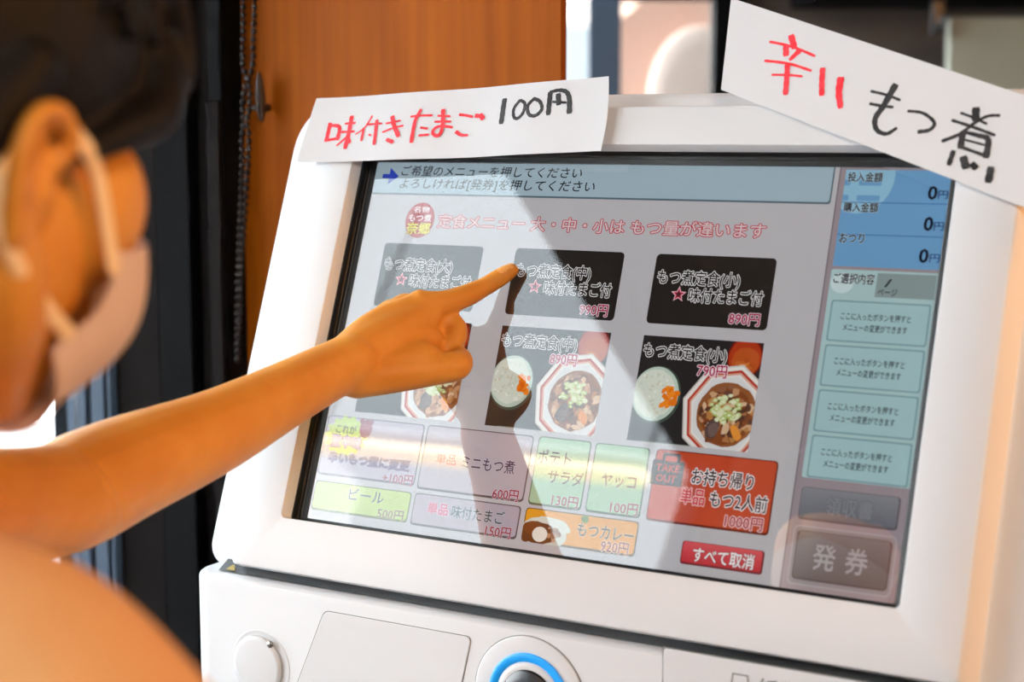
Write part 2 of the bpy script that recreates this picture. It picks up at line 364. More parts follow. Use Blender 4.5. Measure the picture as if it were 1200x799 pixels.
# white housing: inner bevel, front panel, step, wing and sides
hs = MB()
hs.rings([opening(9.6, 6, 2), opening(9.8, 9, 2), opening(12, 18.2, 4), opening(12.8, 19.6, 5), opening(14.5, 20, 6),
          rrect(-313, 313, 203, -209.5, 10, 4, 20), rrect(-315.2, 315.2, 205, -211, 12, 5, 19.3), rrect(-316.6, 316.6, 206, -211.6, 13, 5, 17.5),
          rrect(-319, 319, 208, -212, 14, 5, 8), rrect(-323, 323, 211, -212.2, 16, 5, -4), rrect(-326, 326, 213, -212.4, 18, 5, -5.2),
          rrect(-344, 344, 219, -212.6, 34, 10, -5.6), rrect(-357, 357, 224, -212.8, 44, 14, -7), rrect(-366, 366, 228, -213, 50, 20, -11),
          rrect(-371, 371, 231, -213, 54, 24, -20), rrect(-372, 372, 232, -213, 55, 26, -40), rrect(-372, 372, 232, -213, 55, 26, -110), rrect(-350, 350, 205, -213, 45, 26, -165), rrect(-330, 330, 190, -213, 40, 26, -170)],
         True, False, True)
ho = hs.build('housing', M['white'], TM)
es = ho.modifiers.new('edges', 'EDGE_SPLIT'); es.split_angle = R_(38)
# glass over the display
MB().add([S(-262, -163.6, .5), S(262, -163.6, .5), S(262, 163.6, .5), S(-262, 163.6, .5)], [(0, 1, 2, 3)]).build('screen_glass', M['screenglass'], TM)
# lower body
LB0 = S(0, -224.5, 15)                         # top front edge, centre
NH = -B
LBz = LB0.z
def low(u, z, o=0): return LB0 + U*(u/1000) + Z*(z/1000) + NH*(o/1000)     # mm right, mm up from the top edge, mm proud
def loc_low(px, py, o=0):
    d = ray(px, py); P0 = low(0, 0, o); t = (P0-CAM).dot(NH)/d.dot(NH); P = CAM+d*t-LB0
    return P.dot(U)*1000, P.z*1000
def hsec(l, r, f, k, rad, z, n=7):           # horizontal section with rounded front corners
    P = []
    for cx, a0 in ((r-rad, 0), (l+rad, 90)):
        for q in range(n+1):
            a = R_(a0+90*q/n); P.append(low(cx+rad*math.cos(a), z, f-rad+rad*math.sin(a)))
    P += [low(l, z, k), low(r, z, k)]
    return P
zf = -LBz*1000
lb = MB().rings([hsec(-364, 364, 0, -330, 22, zf), hsec(-364, 364, 0, -330, 22, zf+60), hsec(-364, 364, 0, -330, 22, -5), hsec(-363.4, 363.4, -.6, -330, 22, -2), hsec(-361, 361, -3, -330, 20, 0), hsec(-356, 356, -9, -330, 18, .6)], True, True, True)
lo = lb.build('lower_body', M['white'], TM); es = lo.modifiers.new('edges', 'EDGE_SPLIT'); es.split_angle = R_(38)
# dark joint between head and body
jp = [low(-340, 1.5, -12), low(350, 1.5, -12), low(350, 14, -34), low(-340, 14, -34)]
MB().prism(jp, -NH*.10+Z*.0).build('joint', M['grey'], TM)
def lowpoly(pxs, o): return [low(*loc_low(x, y, o), o) for x, y in pxs]
stk = tag(MB().add([p+Z*.0012+NH*.0006 for p in [low(-332, 2.2, -13), low(-322, 2.2, -13), low(-326, 5.5, -18), low(-328, 5.5, -18)]], [(0, 1, 2, 3)]).build('warning_sticker', M['yellow'], TM))
sk = MB()
for a in range(3): sk.add([low(-300+a*26, 3.4, -16), low(-282+a*26, 3.4, -16), low(-282+a*26, 8.2, -24), low(-300+a*26, 8.2, -24)], [(0, 1, 2, 3)])
sk.build('joint_print', [M['black']], TM)
# coin door: rounded skewed plate with a grey seam
def rpoly(pts, rad, k=5):
    out = []; n = len(pts); P = [Vector((a, b, 0)) for a, b in pts]
    for i in range(n):
        a, b, c_ = P[i-1], P[i], P[(i+1) % n]; d1 = (a-b).normalized(); d2 = (c_-b).normalized()
        for j in range(k+1):
            t = j/k; q = (b+d1*rad)*(1-t)**2+b*2*t*(1-t)+(b+d2*rad)*t*t; out.append((q.x, q.y))
    return out
def plate(name, pxs, rad, proud, seam=.7, m=M['white2']):
    uv = rpoly([loc_low(x, y, proud) for x, y in pxs], rad)
    cu = sum(p[0] for p in uv)/len(uv); cv = sum(p[1] for p in uv)/len(uv)
    big = [(p[0]+(seam if p[0] > cu else -seam), p[1]+(seam if p[1] > cv else -seam)) for p in uv]
    sm = MB().prism([low(a, b, -1) for a, b in big], NH*.00125).build(name+'_seam', M['seam'], TM)
    return MB().prism([low(a, b, -1) for a, b in uv], NH*((1+proud)/1000)).build(name, m, TM, .0006)
plate('coin_door', [(380, 716), (552, 747), (519, 905), (318, 880)], 6, .9)
a0, b0 = loc_low(776, 759, .8); 
pl_ = [(a0+1, b0), (345, b0-0), (345, b0-160), (a0+1, b0-160)]
uv = rpoly(pl_, 3)
MB().prism([low(a, b, -1) for a, b in [(a0, b0+.8), (346, b0+.8), (346, b0-161), (a0, b0-161)]], NH*.00125).build('bill_panel_seam', M['seam'], TM)
MB().prism([low(a, b, -1) for a, b in uv], NH*.0018).build('bill_panel', M['white2'], TM, .0006)
# coin return knob
ka, kb = loc_low(306, 779); kr = abs(loc_low(338, 779)[0]-ka)
def disc(a, b, r, o, n=40): return [low(a+r*math.cos(2*math.pi*k/n), b+r*math.sin(2*math.pi*k/n), o) for k in range(n)]
kn = MB().rings([disc(ka, kb, kr+2, -.5), disc(ka, kb, kr+1.6, .2), disc(ka, kb, kr+.8, .5), disc(ka, kb, kr, .15)], True, True, True).build('coin_return_rim', M['white'], TM)
kd = MB().rings([disc(ka-2.5, kb, kr-4, 0), disc(ka-2.5, kb, kr-4, 2.6), disc(ka-2.5, kb, kr-5, 3.6), disc(ka-2.5, kb, kr-8, 4)], True, True, True).build('coin_return_knob', M['white2'], TM)
sa, sb = loc_low(316, 755, 4)
MB().rings([disc(sa, sb, 3, 3, 14), disc(sa, sb, 3, 4.4, 14), disc(sa, sb, 2.4, 5.0, 14)], True, True, True).build('screw', M['steel'], kd)
# lit ring with dark lens
ra, rb_ = loc_low(620, 818, 1); rr = abs(loc_low(668, 818, 1)[0]-ra)
MB().rings([disc(ra, rb_, rr*1.36, -.5, 56), disc(ra, rb_, rr*1.36, .9, 56), disc(ra, rb_, rr*1.33, 1.3, 56), disc(ra, rb_, rr*1.04, 1.3, 56)], True, True, True).build('reader_plate', M['white2'], TM)
MB().rings([disc(ra, rb_, rr*1.38, -.5, 56), disc(ra, rb_, rr*1.38, .4, 56), disc(ra, rb_, rr*1.3, .45, 56)], False, True, True).build('reader_seam', M['seam'], TM)
MB().rings([disc(ra, rb_, rr, .5, 56), disc(ra, rb_, rr, 2.2, 56), disc(ra, rb_, rr*.97, 2.6, 56), disc(ra, rb_, rr*.82, 2.6, 56), disc(ra, rb_, rr*.80, 1.2, 56)], True).build('reader_ring', M['blue'], TM)
MB().rings([disc(ra, rb_, rr*.80, 1.0, 56), disc(ra, rb_, rr*.78, 2.4, 56), disc(ra, rb_, rr*.68, 2.6, 56)], True, False, True).build('reader_collar', M['white2'], TM)
MB().rings([disc(ra, rb_, rr*.64, 1.0, 48), disc(ra, rb_, rr*.64, 3.4, 48), disc(ra, rb_, rr*.6, 4.4, 48), disc(ra, rb_, rr*.4, 5.2, 48), disc(ra, rb_, rr*.15, 5.5, 48)], True, False, True).build('reader_lens', M['lens'], TM)

# ------------------------------------------------------------------ lettering
DG = None
_tc = {}
def glyphs(s, off, res=2):
    key = (s, off)
    if key in _tc: return _tc[key]
    c = bpy.data.curves.new('lettering', 'FONT'); c.body = s; c.size = 1; c.resolution_u = res; c.offset = off; c.fill_mode = 'FRONT'
    o = bpy.data.objects.new('lettering', c); COL.objects.link(o)
    dg = bpy.context.evaluated_depsgraph_get(); me = o.evaluated_get(dg).to_mesh()
    vs = [(v.co.x, v.co.y) for v in me.vertices]; fs = [tuple(p.vertices) for p in me.polygons]
    o.evaluated_get(dg).to_mesh_clear(); bpy.data.objects.remove(o); bpy.data.curves.remove(c)
    _tc[key] = (vs, fs); return _tc[key]
class UI:
    """flat coloured shapes on the display, in its own 1280 x 800 pixel grid"""
    def __init__(s): s.v = []; s.f = []; s.c = []
    def poly(s, pts, rgb, z):
        n = len(s.v); s.v += [S((x/1280-.5)*520, (.5-y/800)*325, -2.2+z*.04) for x, y in pts]
        s.f.append(tuple(range(n, n+len(pts)))); s.c.append(lin(rgb)); return s
    def tris(s, pts, fs, rgb, z):
        n = len(s.v); s.v += [S((x/1280-.5)*520, (.5-y/800)*325, -2.2+z*.04) for x, y in pts]
        for f in fs: s.f.append(tuple(i+n for i in f)); s.c.append(lin(rgb))
        return s
    def rr(s, x0, y0, x1, y1, r, rgb, z, n=5):
        P = []
        for cx, cy, a0 in ((x1-r, y1-r, 0), (x0+r, y1-r, 90), (x0+r, y0+r, 180), (x1-r, y0+r, 270)):
            for k in range(n+1):
                a = R_(a0+90*k/n); P.append((cx+r*math.cos(a), cy+r*math.sin(a)))
        return s.poly(P, rgb, z)
    def grad(s, x0, y0, x1, y1, r, top, bot, z, k=10):         # button face shaded by the display itself
        s.rr(x0, y0, x1, y1, r, bot, z)
        for i in range(k):
            t = i/k; c = tuple(a+(b-a)*(t+.5/k) for a, b in zip(top, bot)); ins = r*.3 if i in (0, k-1) else 0
            s.poly([(x0+ins, y0+(y1-y0)*t), (x1-ins, y0+(y1-y0)*t), (x1-ins, y0+(y1-y0)*(t+1/k)), (x0+ins, y0+(y1-y0)*(t+1/k))], c, z+.5)
        return s
    def blob(s, cx, cy, rx, ry, rgb, z, n=18, jit=0, rot=0):
        P = []
        for k in range(n):
            a = 2*math.pi*k/n; q = 1+random.uniform(-jit, jit); x, y = rx*q*math.cos(a), ry*q*math.sin(a)
            P.append((cx+x*math.cos(rot)-y*math.sin(rot), cy+x*math.sin(rot)+y*math.cos(rot)))
        return s.poly(P, rgb, z)
    def text(s, t, x0, x1, yc, h, rgb, z, line=None, w=.05, bold=.016, shear=0):
        vs, fs = glyphs(t, 0); h *= .83; xa = min(v[0] for v in vs); xb = max(v[0] for v in vs); k = (x1-x0)/(xb-xa)
        def put(dx=0, dy=0): return [(x0+(x+dx-xa)*k+shear*(y-.38)*h, yc-(y+dy-.38)*h) for x, y in vs]
        if line:
            for i in range(10): s.tris(put((w+bold)*math.cos(i*math.pi/5), (w+bold)*math.sin(i*math.pi/5)), fs, line, z)
        if bold > 0:
            for i in range(4): s.tris(put(bold*math.cos(i*math.pi/2), bold*math.sin(i*math.pi/2)), fs, rgb, z+1)
        return s.tris(put(), fs, rgb, z+1)
    def clip(s, x0, y0, x1, y1):                               # cut everything to a card's edges
        me = bpy.data.meshes.new('cut'); me.from_pydata([tuple(v) for v in s.v], [], s.f)
        bm = bmesh.new(); bm.from_mesh(me); ly = bm.faces.layers.int.new('id')
        for i, f in enumerate(bm.faces): f[ly] = i
        for (px, py, nx, ny) in ((x0, 0, -1, 0), (x1, 0, 1, 0), (0, y0, 0, -1), (0, y1, 0, 1)):
            co = S((px/1280-.5)*520, (.5-py/800)*325); no = U*nx-V*ny
            bmesh.ops.bisect_plane(bm, geom=bm.verts[:]+bm.edges[:]+bm.faces[:], plane_co=co, plane_no=no, clear_outer=True)
        bm.verts.index_update(); s.v = [v.co.copy() for v in bm.verts]; col = [s.c[f[ly]] for f in bm.faces]
        s.f = [tuple(v.index for v in f.verts) for f in bm.faces]; s.c = col; bm.free(); return s
    def build(s, name, parent):
        me = bpy.data.meshes.new(name); me.from_pydata([tuple(v) for v in s.v], [], s.f); me.materials.append(M['pix'])
        at = me.attributes.new('Col', 'FLOAT_COLOR', 'FACE')
        at.data.foreach_set('color', [x for c in s.c for x in (c[0], c[1], c[2], 1)])
        return link(name, me, parent)
def px2(x0, y0, x1, y1):                                       # photo points of a text's two ends -> x0, x1, y middle
    a, b = ui(x0, y0), ui(x1, y1); return a[0], b[0], (a[1]+b[1])/2
# ------------------------------------------------------------------ what the display shows
BG = (196, 194, 198)
disp = UI().poly([(-6, -6), (1286, -6), (1286, 806), (-6, 806)], BG, 0)
disp.poly([(1064, -6), (1286, -6), (1286, 806), (1064, 806)], (160, 148, 154), 1)
disp.poly([(1064, -6), (1067, -6), (1067, 806), (1064, 806)], (132, 122, 128), 2)
DISP = disp.build('display', TM)
WHT, DRK, RED, CRD = (252, 250, 250), (38, 34, 36), (196, 30, 56), (44, 39, 36)
def uibuild(g, name): return g.build(name, DISP)
# banner
g = UI().rr(-4, -6, 1055, 74, 6, (92, 112, 122), 1).rr(-4, -6, 1052, 70, 6, (170, 192, 204), 2)
a = px2(447, 205, 465, 206); yc = a[2]
g.poly([(a[0], yc-5), (a[0]+18, yc-5), (a[0]+18, yc-19), (a[1]+2, yc), (a[0]+18, yc+19), (a[0]+18, yc+5), (a[0], yc+5)], (24, 62, 190), 4)
x0, x1, y = px2(470, 198.5, 681, 202.5); g.text('ご希望のメニューを押してください', x0, x1, y, 31, (22, 24, 28), 4, shear=.12, bold=.008)
x0, x1, y = px2(468, 213, 696, 218.5); g.text('よろしければ[発券]を押してください', x0, x1, y, 31, (22, 24, 28), 4, shear=.12, bold=.008)
uibuild(g, 'message_banner')
# round emblem and headline
cx, cy = ui(490.5, 257); g = UI().blob(cx, cy, 37, 40, (176, 24, 34), 2, 32)
g.text('名物', cx-20, cx+20, cy-24, 18, WHT, 4, RED, .02).text('もつ煮', cx-29, cx+29, cy-5, 22, WHT, 4, RED, .02).text('奈郷', cx-30, cx+30, cy+19, 34, (232, 226, 60), 4, (150, 30, 20), .03, .03)
uibuild(g, 'round_emblem')
x0, x1, y = px2(512, 258, 896, 270)
uibuild(UI().text('定食メニュー 大・中・小は もつ量が違います', x0, x1, y, 39, (226, 208, 210), 2, (196, 26, 44), .05, .012), 'headline')
# top row of set-meal buttons
def star(g, cx, cy, r, z):
    for rr_, c, dz in ((r*1.0, (240, 190, 200), 0), (r*.74, (206, 56, 86), 1), (r*.45, (70, 40, 46), 2)):
        g.poly([(cx+rr_*(1 if i % 2 == 0 else .45)*math.sin(i*math.pi/5), cy-rr_*(1 if i % 2 == 0 else .45)*math.cos(i*math.pi/5)) for i in range(10)], c, z+dz)
XC = (60, 391, 714)
for xo, size, price in zip(XC, '大中小', ('1090円', '990円', '890円')):
    g = UI().rr(xo, 184, xo+252, 326, 9, CRD, 1)
    ox = xo-714
    x0, x1, y = px2(770, 322, 866, 328.5); g.text('もつ煮定食(%s)' % size, x0+ox, x1+ox, y, 38, CRD, 3, WHT, .044)
    sx, sy = ui(794, 344); star(g, sx+ox, sy, 17, 3)
    x0, x1, y = px2(806, 345, 893, 349); g.text('味付たまご付', x0+ox, x1+ox, y, 38, CRD, 3, WHT, .044)
    x0, x1, y = px2(853, 371.5, 889, 374); g.text(price, x0+ox-(12 if len(price) > 4 else 0), x1+ox, y, 33, (170, 28, 70), 3, (245, 222, 232), .05)
    uibuild(g, 'set_meal_button')
# second row: photographs of the set meal
def meal(g, xo, yo):
    A = lambda px, py: (ui(px, py)[0]-714+xo, ui(px, py)[1]-350+yo)
    cx, cy = A(767.5, 462)
    g.blob(cx, cy, 52, 58, (70, 86, 74), 2, 32).blob(cx-2, cy-2, 49, 54, (196, 214, 200), 3, 32).blob(cx-4, cy-3, 44, 48, (224, 232, 218), 4, 28, .04)
    for _ in range(70):
        a, r = random.uniform(0, 6.28), math.sqrt(random.random()); g.blob(cx-4+40*r*math.cos(a), cy-3+44*r*math.sin(a), random.uniform(2, 5), random.uniform(1.5, 3), random.choice([(244, 246, 238), (208, 220, 204), (232, 236, 220), (216, 214, 190)]), 5+random.random(), 7, .3, random.uniform(0, 3))
    px_, py_ = A(784, 465)
    for _ in range(16): g.blob(px_+random.uniform(-16, 15), py_+random.uniform(-17, 17)-.2, random.uniform(5, 10), random.uniform(4, 8), random.choice([(236, 120, 22), (246, 140, 36), (222, 100, 16)]), 7+random.random(), 8, .3, random.uniform(0, 3))
    cx, cy = A(872, 418); g.blob(cx, cy, 36, 41, (120, 26, 18), 2, 30).blob(cx, cy+1, 33, 37, (176, 58, 28), 3, 30).blob(cx+2, cy+8, 28, 28, (186, 84, 36), 4, 24, .06)
    for k in range(8): g.blob(cx-12+k*4, cy+12+6*math.sin(k*1.3), 7, 4, [(198, 104, 48), (178, 78, 34), (206, 120, 60)][k % 3], 5+k*.1, 9, .3)
    g.blob(cx-3, cy+19, 8, 5, (226, 176, 104), 6.5, 10, .15)
    cx, cy = A(849, 485)
    def octo(r, c, z): g.poly([(cx+r*1.0*math.cos(math.pi/4*k+.24), cy+r*1.07*math.sin(math.pi/4*k+.24)) for k in range(8)], c, z)
    octo(94, (210, 204, 198), 7.5); octo(91, (238, 234, 228), 8); octo(84, (186, 58, 40), 8.5); octo(79, (222, 170, 150), 9); octo(75, (236, 234, 230), 9.5); octo(71, (226, 226, 226), 9.8)
    g.blob(cx+2, cy, 60, 62, (150, 92, 52), 10, 28, .03).blob(cx+2, cy+3, 54, 55, (136, 74, 38), 10.5, 24, .06)
    for _ in range(95):
        a, r = random.uniform(0, 6.28), math.sqrt(random.random()); z = 11+random.random()
        g.blob(cx+2+52*r*math.cos(a), cy+3+52*r*math.sin(a), random.uniform(5, 13), random.uniform(4, 8), random.choice([(196, 146, 106), (176, 118, 74), (210, 166, 128), (120, 72, 46), (94, 60, 46), (186, 128, 70), (222, 186, 150)]), z, 9, .3, random.uniform(0, 3))
    g.blob(cx-22, cy+28, 14, 20, (94, 74, 70), 12.3, 10, .2, .4).blob(cx-20, cy+30, 10, 14, (118, 96, 90), 12.6, 10, .2, .4).blob(cx+26, cy+34, 9, 16, (232, 150, 60), 12.4, 9, .2, -.6)
    for _ in range(48):
        a, r = random.uniform(0, 6.28), math.sqrt(random.random())
        x, y = cx-3+32*r*math.cos(a), cy-12+27*r*math.sin(a); q = random.uniform(4, 8); c = random.choice([(198, 212, 140), (214, 224, 168), (176, 196, 104), (226, 230, 190), (190, 206, 124)])
        z = 13+random.random()*2; g.blob(x, y, q, q*.8, c, z, 9, .15); g.blob(x, y, q*.5, q*.35, (228, 234, 200), z+.5, 7, .1)
    for _ in range(7): g.blob(cx-5+random.uniform(-22, 12), cy-46+random.uniform(-10, 10), random.uniform(5, 9), random.uniform(4, 7), random.choice([(150, 98, 72), (110, 70, 58), (176, 130, 104)]), 12.8, 8, .25)
    a0_, b0_ = A(749, 516.5); a1_, b1_ = A(829, 524.5)
    g.poly([(a0_, b0_-1.8), (a1_, b0_-1.8), (a1_, b0_+1.8), (a0_, b0_+1.8)], (126, 140, 122), 2)
    return g
for xo, size, price in zip((66, 391, 714), '大中小', ('990円', '890円', '790円')):
    g = UI().poly([(xo, 350), (xo+252, 350), (xo+252, 561), (xo, 561)], (46, 42, 42), 1)
    meal(g, xo, 350); g.clip(xo+.5, 350.5, xo+251.5, 560.5)
    ox = xo-714
    x0, x1, y = px2(754, 408, 851, 417); g.text('もつ煮定食(%s)' % size, x0+ox, x1+ox, y, 38, (50, 44, 42), 18, WHT, .044)
    x0, x1, y = px2(816.5, 432.5, 851, 435.5); g.text(price, x0+ox, x1+ox, y, 34, (176, 30, 74), 18, (250, 230, 238), .055)
    uibuild(g, 'meal_photo_button')
# lower options
def opt(x0, y0, x1, y1, face, edge, top=None):
    g = UI().rr(x0, y0, x1, y1, 8, edge, 1); g.rr(x0+2, y0+2, x1-3, y1-4.5, 7, face, 2)
    return g
INK, PRC = (58, 56, 84), (158, 40, 72)
g = opt(1, 573, 250, 703, (190, 182, 196), (112, 106, 118))
cx, cy = ui(404, 510)
g.poly([(cx+(58 if i % 2 == 0 else 46)*math.cos(i*math.pi/14), cy+(46 if i % 2 == 0 else 37)*math.sin(i*math.pi/14)) for i in range(28)], (188, 214, 92), 4)
x0, x1, y = px2(393, 501, 416, 504); g.text('これが', x0, x1, y, 26, (60, 74, 40), 6)
x0, x1, y = px2(387, 515, 422, 519); g.text('激辛味', x0, x1, y, 34, (150, 130, 190), 6, (96, 70, 120), .07, .03)
bx, by = ui(427, 502); g.blob(bx, by, 17, 20, (150, 60, 84), 6, 9, .12).blob(bx-12, by-16, 6, 7, (140, 60, 84), 6, 8).blob(bx+12, by-15, 6, 6, (140, 60, 84), 6, 8)
x0, x1, y = px2(384, 533, 478, 547); g.text('辛いもつ煮に変更', x0, x1, y, 29, (120, 90, 130), 6, (104, 78, 128), .04, .03)
x0, x1, y = px2(447, 558, 482, 563); g.text('+100円', x0, x1, y, 31, PRC, 6, (226, 212, 222), .03); uibuild(g, 'option_button')
g = opt(257, 572, 511, 707, (192, 182, 190), (92, 86, 94))
x0, x1, y = px2(510, 536, 533, 539); g.text('単品', x0, x1, y, 30, (206, 60, 92), 6, (240, 214, 222), .04)
x0, x1, y = px2(540, 540.5, 602, 547.5); g.text('ミニもつ煮', x0, x1, y, 36, INK, 6, (222, 216, 226), .03)
x0, x1, y = px2(576, 577, 606, 580.5); g.text('600円', x0, x1, y, 32, PRC, 6, (236, 220, 228), .03); uibuild(g, 'option_button')
GRN = (172, 206, 172)
g = opt(522, 571, 641, 709, GRN, (82, 108, 86))
x0, x1, y = px2(629, 533.5, 668, 538); g.text('ポテト', x0, x1, y, 37, (38, 48, 62), 6, (206, 226, 208), .03)
x0, x1, y = px2(641, 557, 682, 562.5); g.text('サラダ', x0, x1, y, 36, (50, 62, 80), 6, (206, 226, 208), .03)
x0, x1, y = px2(645.5, 585, 676, 588.5); g.text('130円', x0, x1, y, 31, PRC, 6, (226, 226, 220), .03); uibuild(g, 'option_button')
g = opt(650, 572, 768, 709, GRN, (82, 108, 86))
x0, x1, y = px2(704, 560, 744, 565.5); g.text('ヤッコ', x0, x1, y, 37, INK, 6, (206, 226, 208), .03)
x0, x1, y = px2(714, 593, 746, 597); g.text('100円', x0, x1, y, 31, PRC, 6, (226, 226, 220), .03); uibuild(g, 'option_button')
g = opt(781, 571, 1029, 710, (196, 76, 46), (112, 34, 18))
c1 = ui(765.5, 538); c2 = ui(801.5, 565); BAGC = (58, 48, 45)
g.rr(c1[0]-2, 592, c1[0]+64, 640, 3, BAGC, 5).rr(c1[0]+17, 577, c1[0]+54, 593, 4, BAGC, 5).rr(c1[0]+23, 583, c1[0]+48, 594, 3, (198, 64, 34), 6)
g.text('TAKE', c1[0]+7, c1[0]+55, 606, 24, (204, 66, 36), 8, bold=.03).text('OUT', c1[0]+10, c1[0]+51, 626, 24, (204, 66, 36), 8, bold=.03)
x0, x1, y = px2(810, 556, 882, 566); g.text('お持ち帰り', x0, x1, y, 40, (66, 34, 40), 8, WHT, .06)
x0, x1, y = px2(796.5, 579, 824.5, 583.5); g.text('単品', x0, x1, y, 40, (216, 60, 70), 8, (250, 206, 200), .055)
x0, x1, y = px2(831, 584, 898, 591); g.text('もつ2人前', x0, x1, y, 40, (66, 34, 40), 8, WHT, .06)
x0, x1, y = px2(848.5, 609.5, 892.5, 614); g.text('1000円', x0, x1, y, 34, (176, 40, 60), 8, (250, 226, 226), .055); uibuild(g, 'takeout_button')
g = opt(2, 716, 249, 780, (188, 210, 120), (106, 120, 66))
x0, x1, y = px2(408, 577, 448, 584.5); g.text('ビール', x0, x1, y, 34, (74, 90, 92), 6, (220, 232, 190), .03)
x0, x1, y = px2(441, 600, 471, 604.5); g.text('500円', x0, x1, y, 30, (140, 110, 90), 6, (220, 232, 190), .03); uibuild(g, 'option_button')
g = opt(257, 715, 510, 782, (184, 174, 186), (90, 84, 94))
x0, x1, y = px2(500, 594, 523.5, 597.5); g.text('単品', x0, x1, y, 31, (206, 66, 112), 6, (236, 206, 222), .04)
x0, x1, y = px2(528, 599, 589.5, 606.5); g.text('味付たまご', x0, x1, y, 35, (60, 84, 96), 6, (212, 214, 220), .03)
x0, x1, y = px2(567.5, 620.5, 597, 624.5); g.text('150円', x0, x1, y, 31, PRC, 6, (232, 216, 226), .03); uibuild(g, 'option_button')
g = opt(521, 715, 770, 783, (226, 156, 36), (96, 66, 26))
cx, cy = ui(633, 621)
g.blob(cx+6, cy+4, 52, 30, (214, 216, 204), 4, 28, .02, .1).blob(cx+20, cy-12, 44, 16, (224, 228, 218), 5, 20, .08, .1).blob(cx-6, cy+6, 42, 22, (92, 52, 30), 5.5, 22, .08).blob(cx-20, cy-4, 20, 14, (112, 60, 32), 6, 14, .15).blob(cx-2, cy+8, 17, 15, (244, 240, 228), 7, 18).blob(cx+32, cy+4, 14, 8, (150, 108, 84), 6.4, 12, .2)
for _ in range(12): g.blob(cx+random.uniform(14, 34), cy+random.uniform(-8, 18), random.uniform(3, 6), random.uniform(2, 4), random.choice([(186, 140, 110), (120, 74, 50), (204, 168, 140)]), 6.8, 7, .2)
g.blob(ui(685, 608)[0], ui(685, 608)[1], 9, 8, (110, 140, 70), 6, 9, .3)
x0, x1, y = px2(675.5, 619, 741.5, 628); g.text('もつカレー', x0, x1, y, 37, (84, 60, 70), 9, (246, 226, 190), .03)
x0, x1, y = px2(703, 638, 735, 643.5); g.text('920円', x0, x1, y, 33, (150, 50, 80), 9, (250, 222, 190), .05)
g.clip(521, 715, 770, 783); uibuild(g, 'option_button')
g = UI().rr(864, 738, 1028, 782, 6, (120, 40, 46), 1).grad(866, 739, 1024, 778, 5, (222, 92, 98), (196, 50, 60), 2)
x0, x1, y = px2(811, 649, 882.5, 658.5); g.text('すべて取消', x0, x1, y, 36, WHT, 6, (126, 36, 44), .03, .02); uibuild(g, 'cancel_button')
# right column
g = UI().poly([(1077, 5), (1277, 5), (1277, 194), (1077, 194)], (112, 164, 208), 3)
cx, cy = ui(1008, 205); g.blob(cx, cy, 66, 74, (148, 196, 222), 3.5, 36)
for yy in (cy+8, cy+38):
    for xx in (cx-62, cx-2): g.rr(xx, yy, xx+44, yy+11, 3, (112, 164, 208), 4)
for yy in (68, 131): g.poly([(1077, yy), (1277, yy), (1277, yy+2), (1077, yy+2)], (70, 122, 176), 5)
for t, p in (('投入金額', (993, 206, 1033.5, 207)), ('購入金額', (988, 241, 1028, 243)), ('おつり', (983, 277.5, 1012, 278.5))):
    x0, x1, y = px2(*p); g.text(t, x0, x1, y, 24 if len(t) > 3 else 27, (24, 26, 36), 7, (190, 210, 220), .04, .02)
for zx, zy, ex, ey in ((1092.5, 223.5, 1104.5, 227), (1087.5, 260, 1099.5, 264), (1082, 297.5, 1094.5, 301.5)):
    a, b = ui(zx, zy); c1, d1 = ui(ex, ey); g.text('0', a-8, a+8, b+1, 44, (14, 18, 40), 7, bold=.03); g.text('円', c1-9, c1+9, d1, 22, (28, 58, 108), 7, bold=.012)
g.clip(1077, 5, 1277, 194); uibuild(g, 'amount_panel')
g = UI().rr(1076, 200, 1278, 595, 4, (176, 206, 208), 2).poly([(1165, 204), (1275, 204), (1275, 250), (1165, 250)], (142, 160, 160), 3)
g.blob(1100, 226, 22, 20, (206, 226, 228), 3, 20)
x0, x1, y = px2(976, 325, 1024, 326.5); g.text('ご選択内容', x0, x1, y, 26, (30, 34, 40), 6, (220, 230, 232), .03, .02)
a, b = ui(1040, 330.5); g.text('/', a-6, a+6, b, 26, (40, 46, 50), 6)
x0, x1, y = px2(1027.5, 341, 1050.5, 342.5); g.text('ページ', x0, x1, y, 19, (50, 56, 60), 6)
uibuild(g, 'selection_panel')
for i in range(4):
    yy = 259+i*85.3
    g = UI().rr(1085, yy, 1272, yy+79, 5, (128, 164, 170), 7).rr(1088, yy+3, 1269, yy+76, 4, (170, 204, 208), 8)
    g.text('ここに入ったボタンを押すと', 1107, 1238, yy+30, 18, (58, 68, 72), 10); g.text('メニューの変更ができます', 1114, 1234, yy+51, 18, (58, 68, 72), 10)
    uibuild(g, 'order_slot')
g = UI().rr(1080, 612, 1264, 672, 7, (96, 90, 96), 3).grad(1081, 613, 1261, 668, 6, (140, 142, 148), (112, 114, 122), 4)
x0, x1, y = px2(967, 592, 1022, 598); g.text('領収書', x0, x1, y, 42, (140, 142, 148), 8, (118, 120, 128), .05); uibuild(g, 'receipt_button')
g = UI().rr(1076, 682, 1268, 790, 10, (172, 168, 174), 3).rr(1079, 685, 1265, 787, 9, (146, 142, 148), 4).rr(1084, 691, 1260, 780, 8, (74, 72, 76), 5).grad(1086, 692, 1257, 776, 7, (120, 120, 124), (92, 92, 96), 6)
x0, x1, y = px2(952, 652, 978, 654); g.text('発', x0, x1, y, 60, (172, 172, 176), 9, (104, 104, 108), .02)
x0, x1, y = px2(990, 657, 1016, 659); g.text('券', x0, x1, y, 60, (172, 172, 176), 9, (104, 104, 108), .02); uibuild(g, 'issue_button')

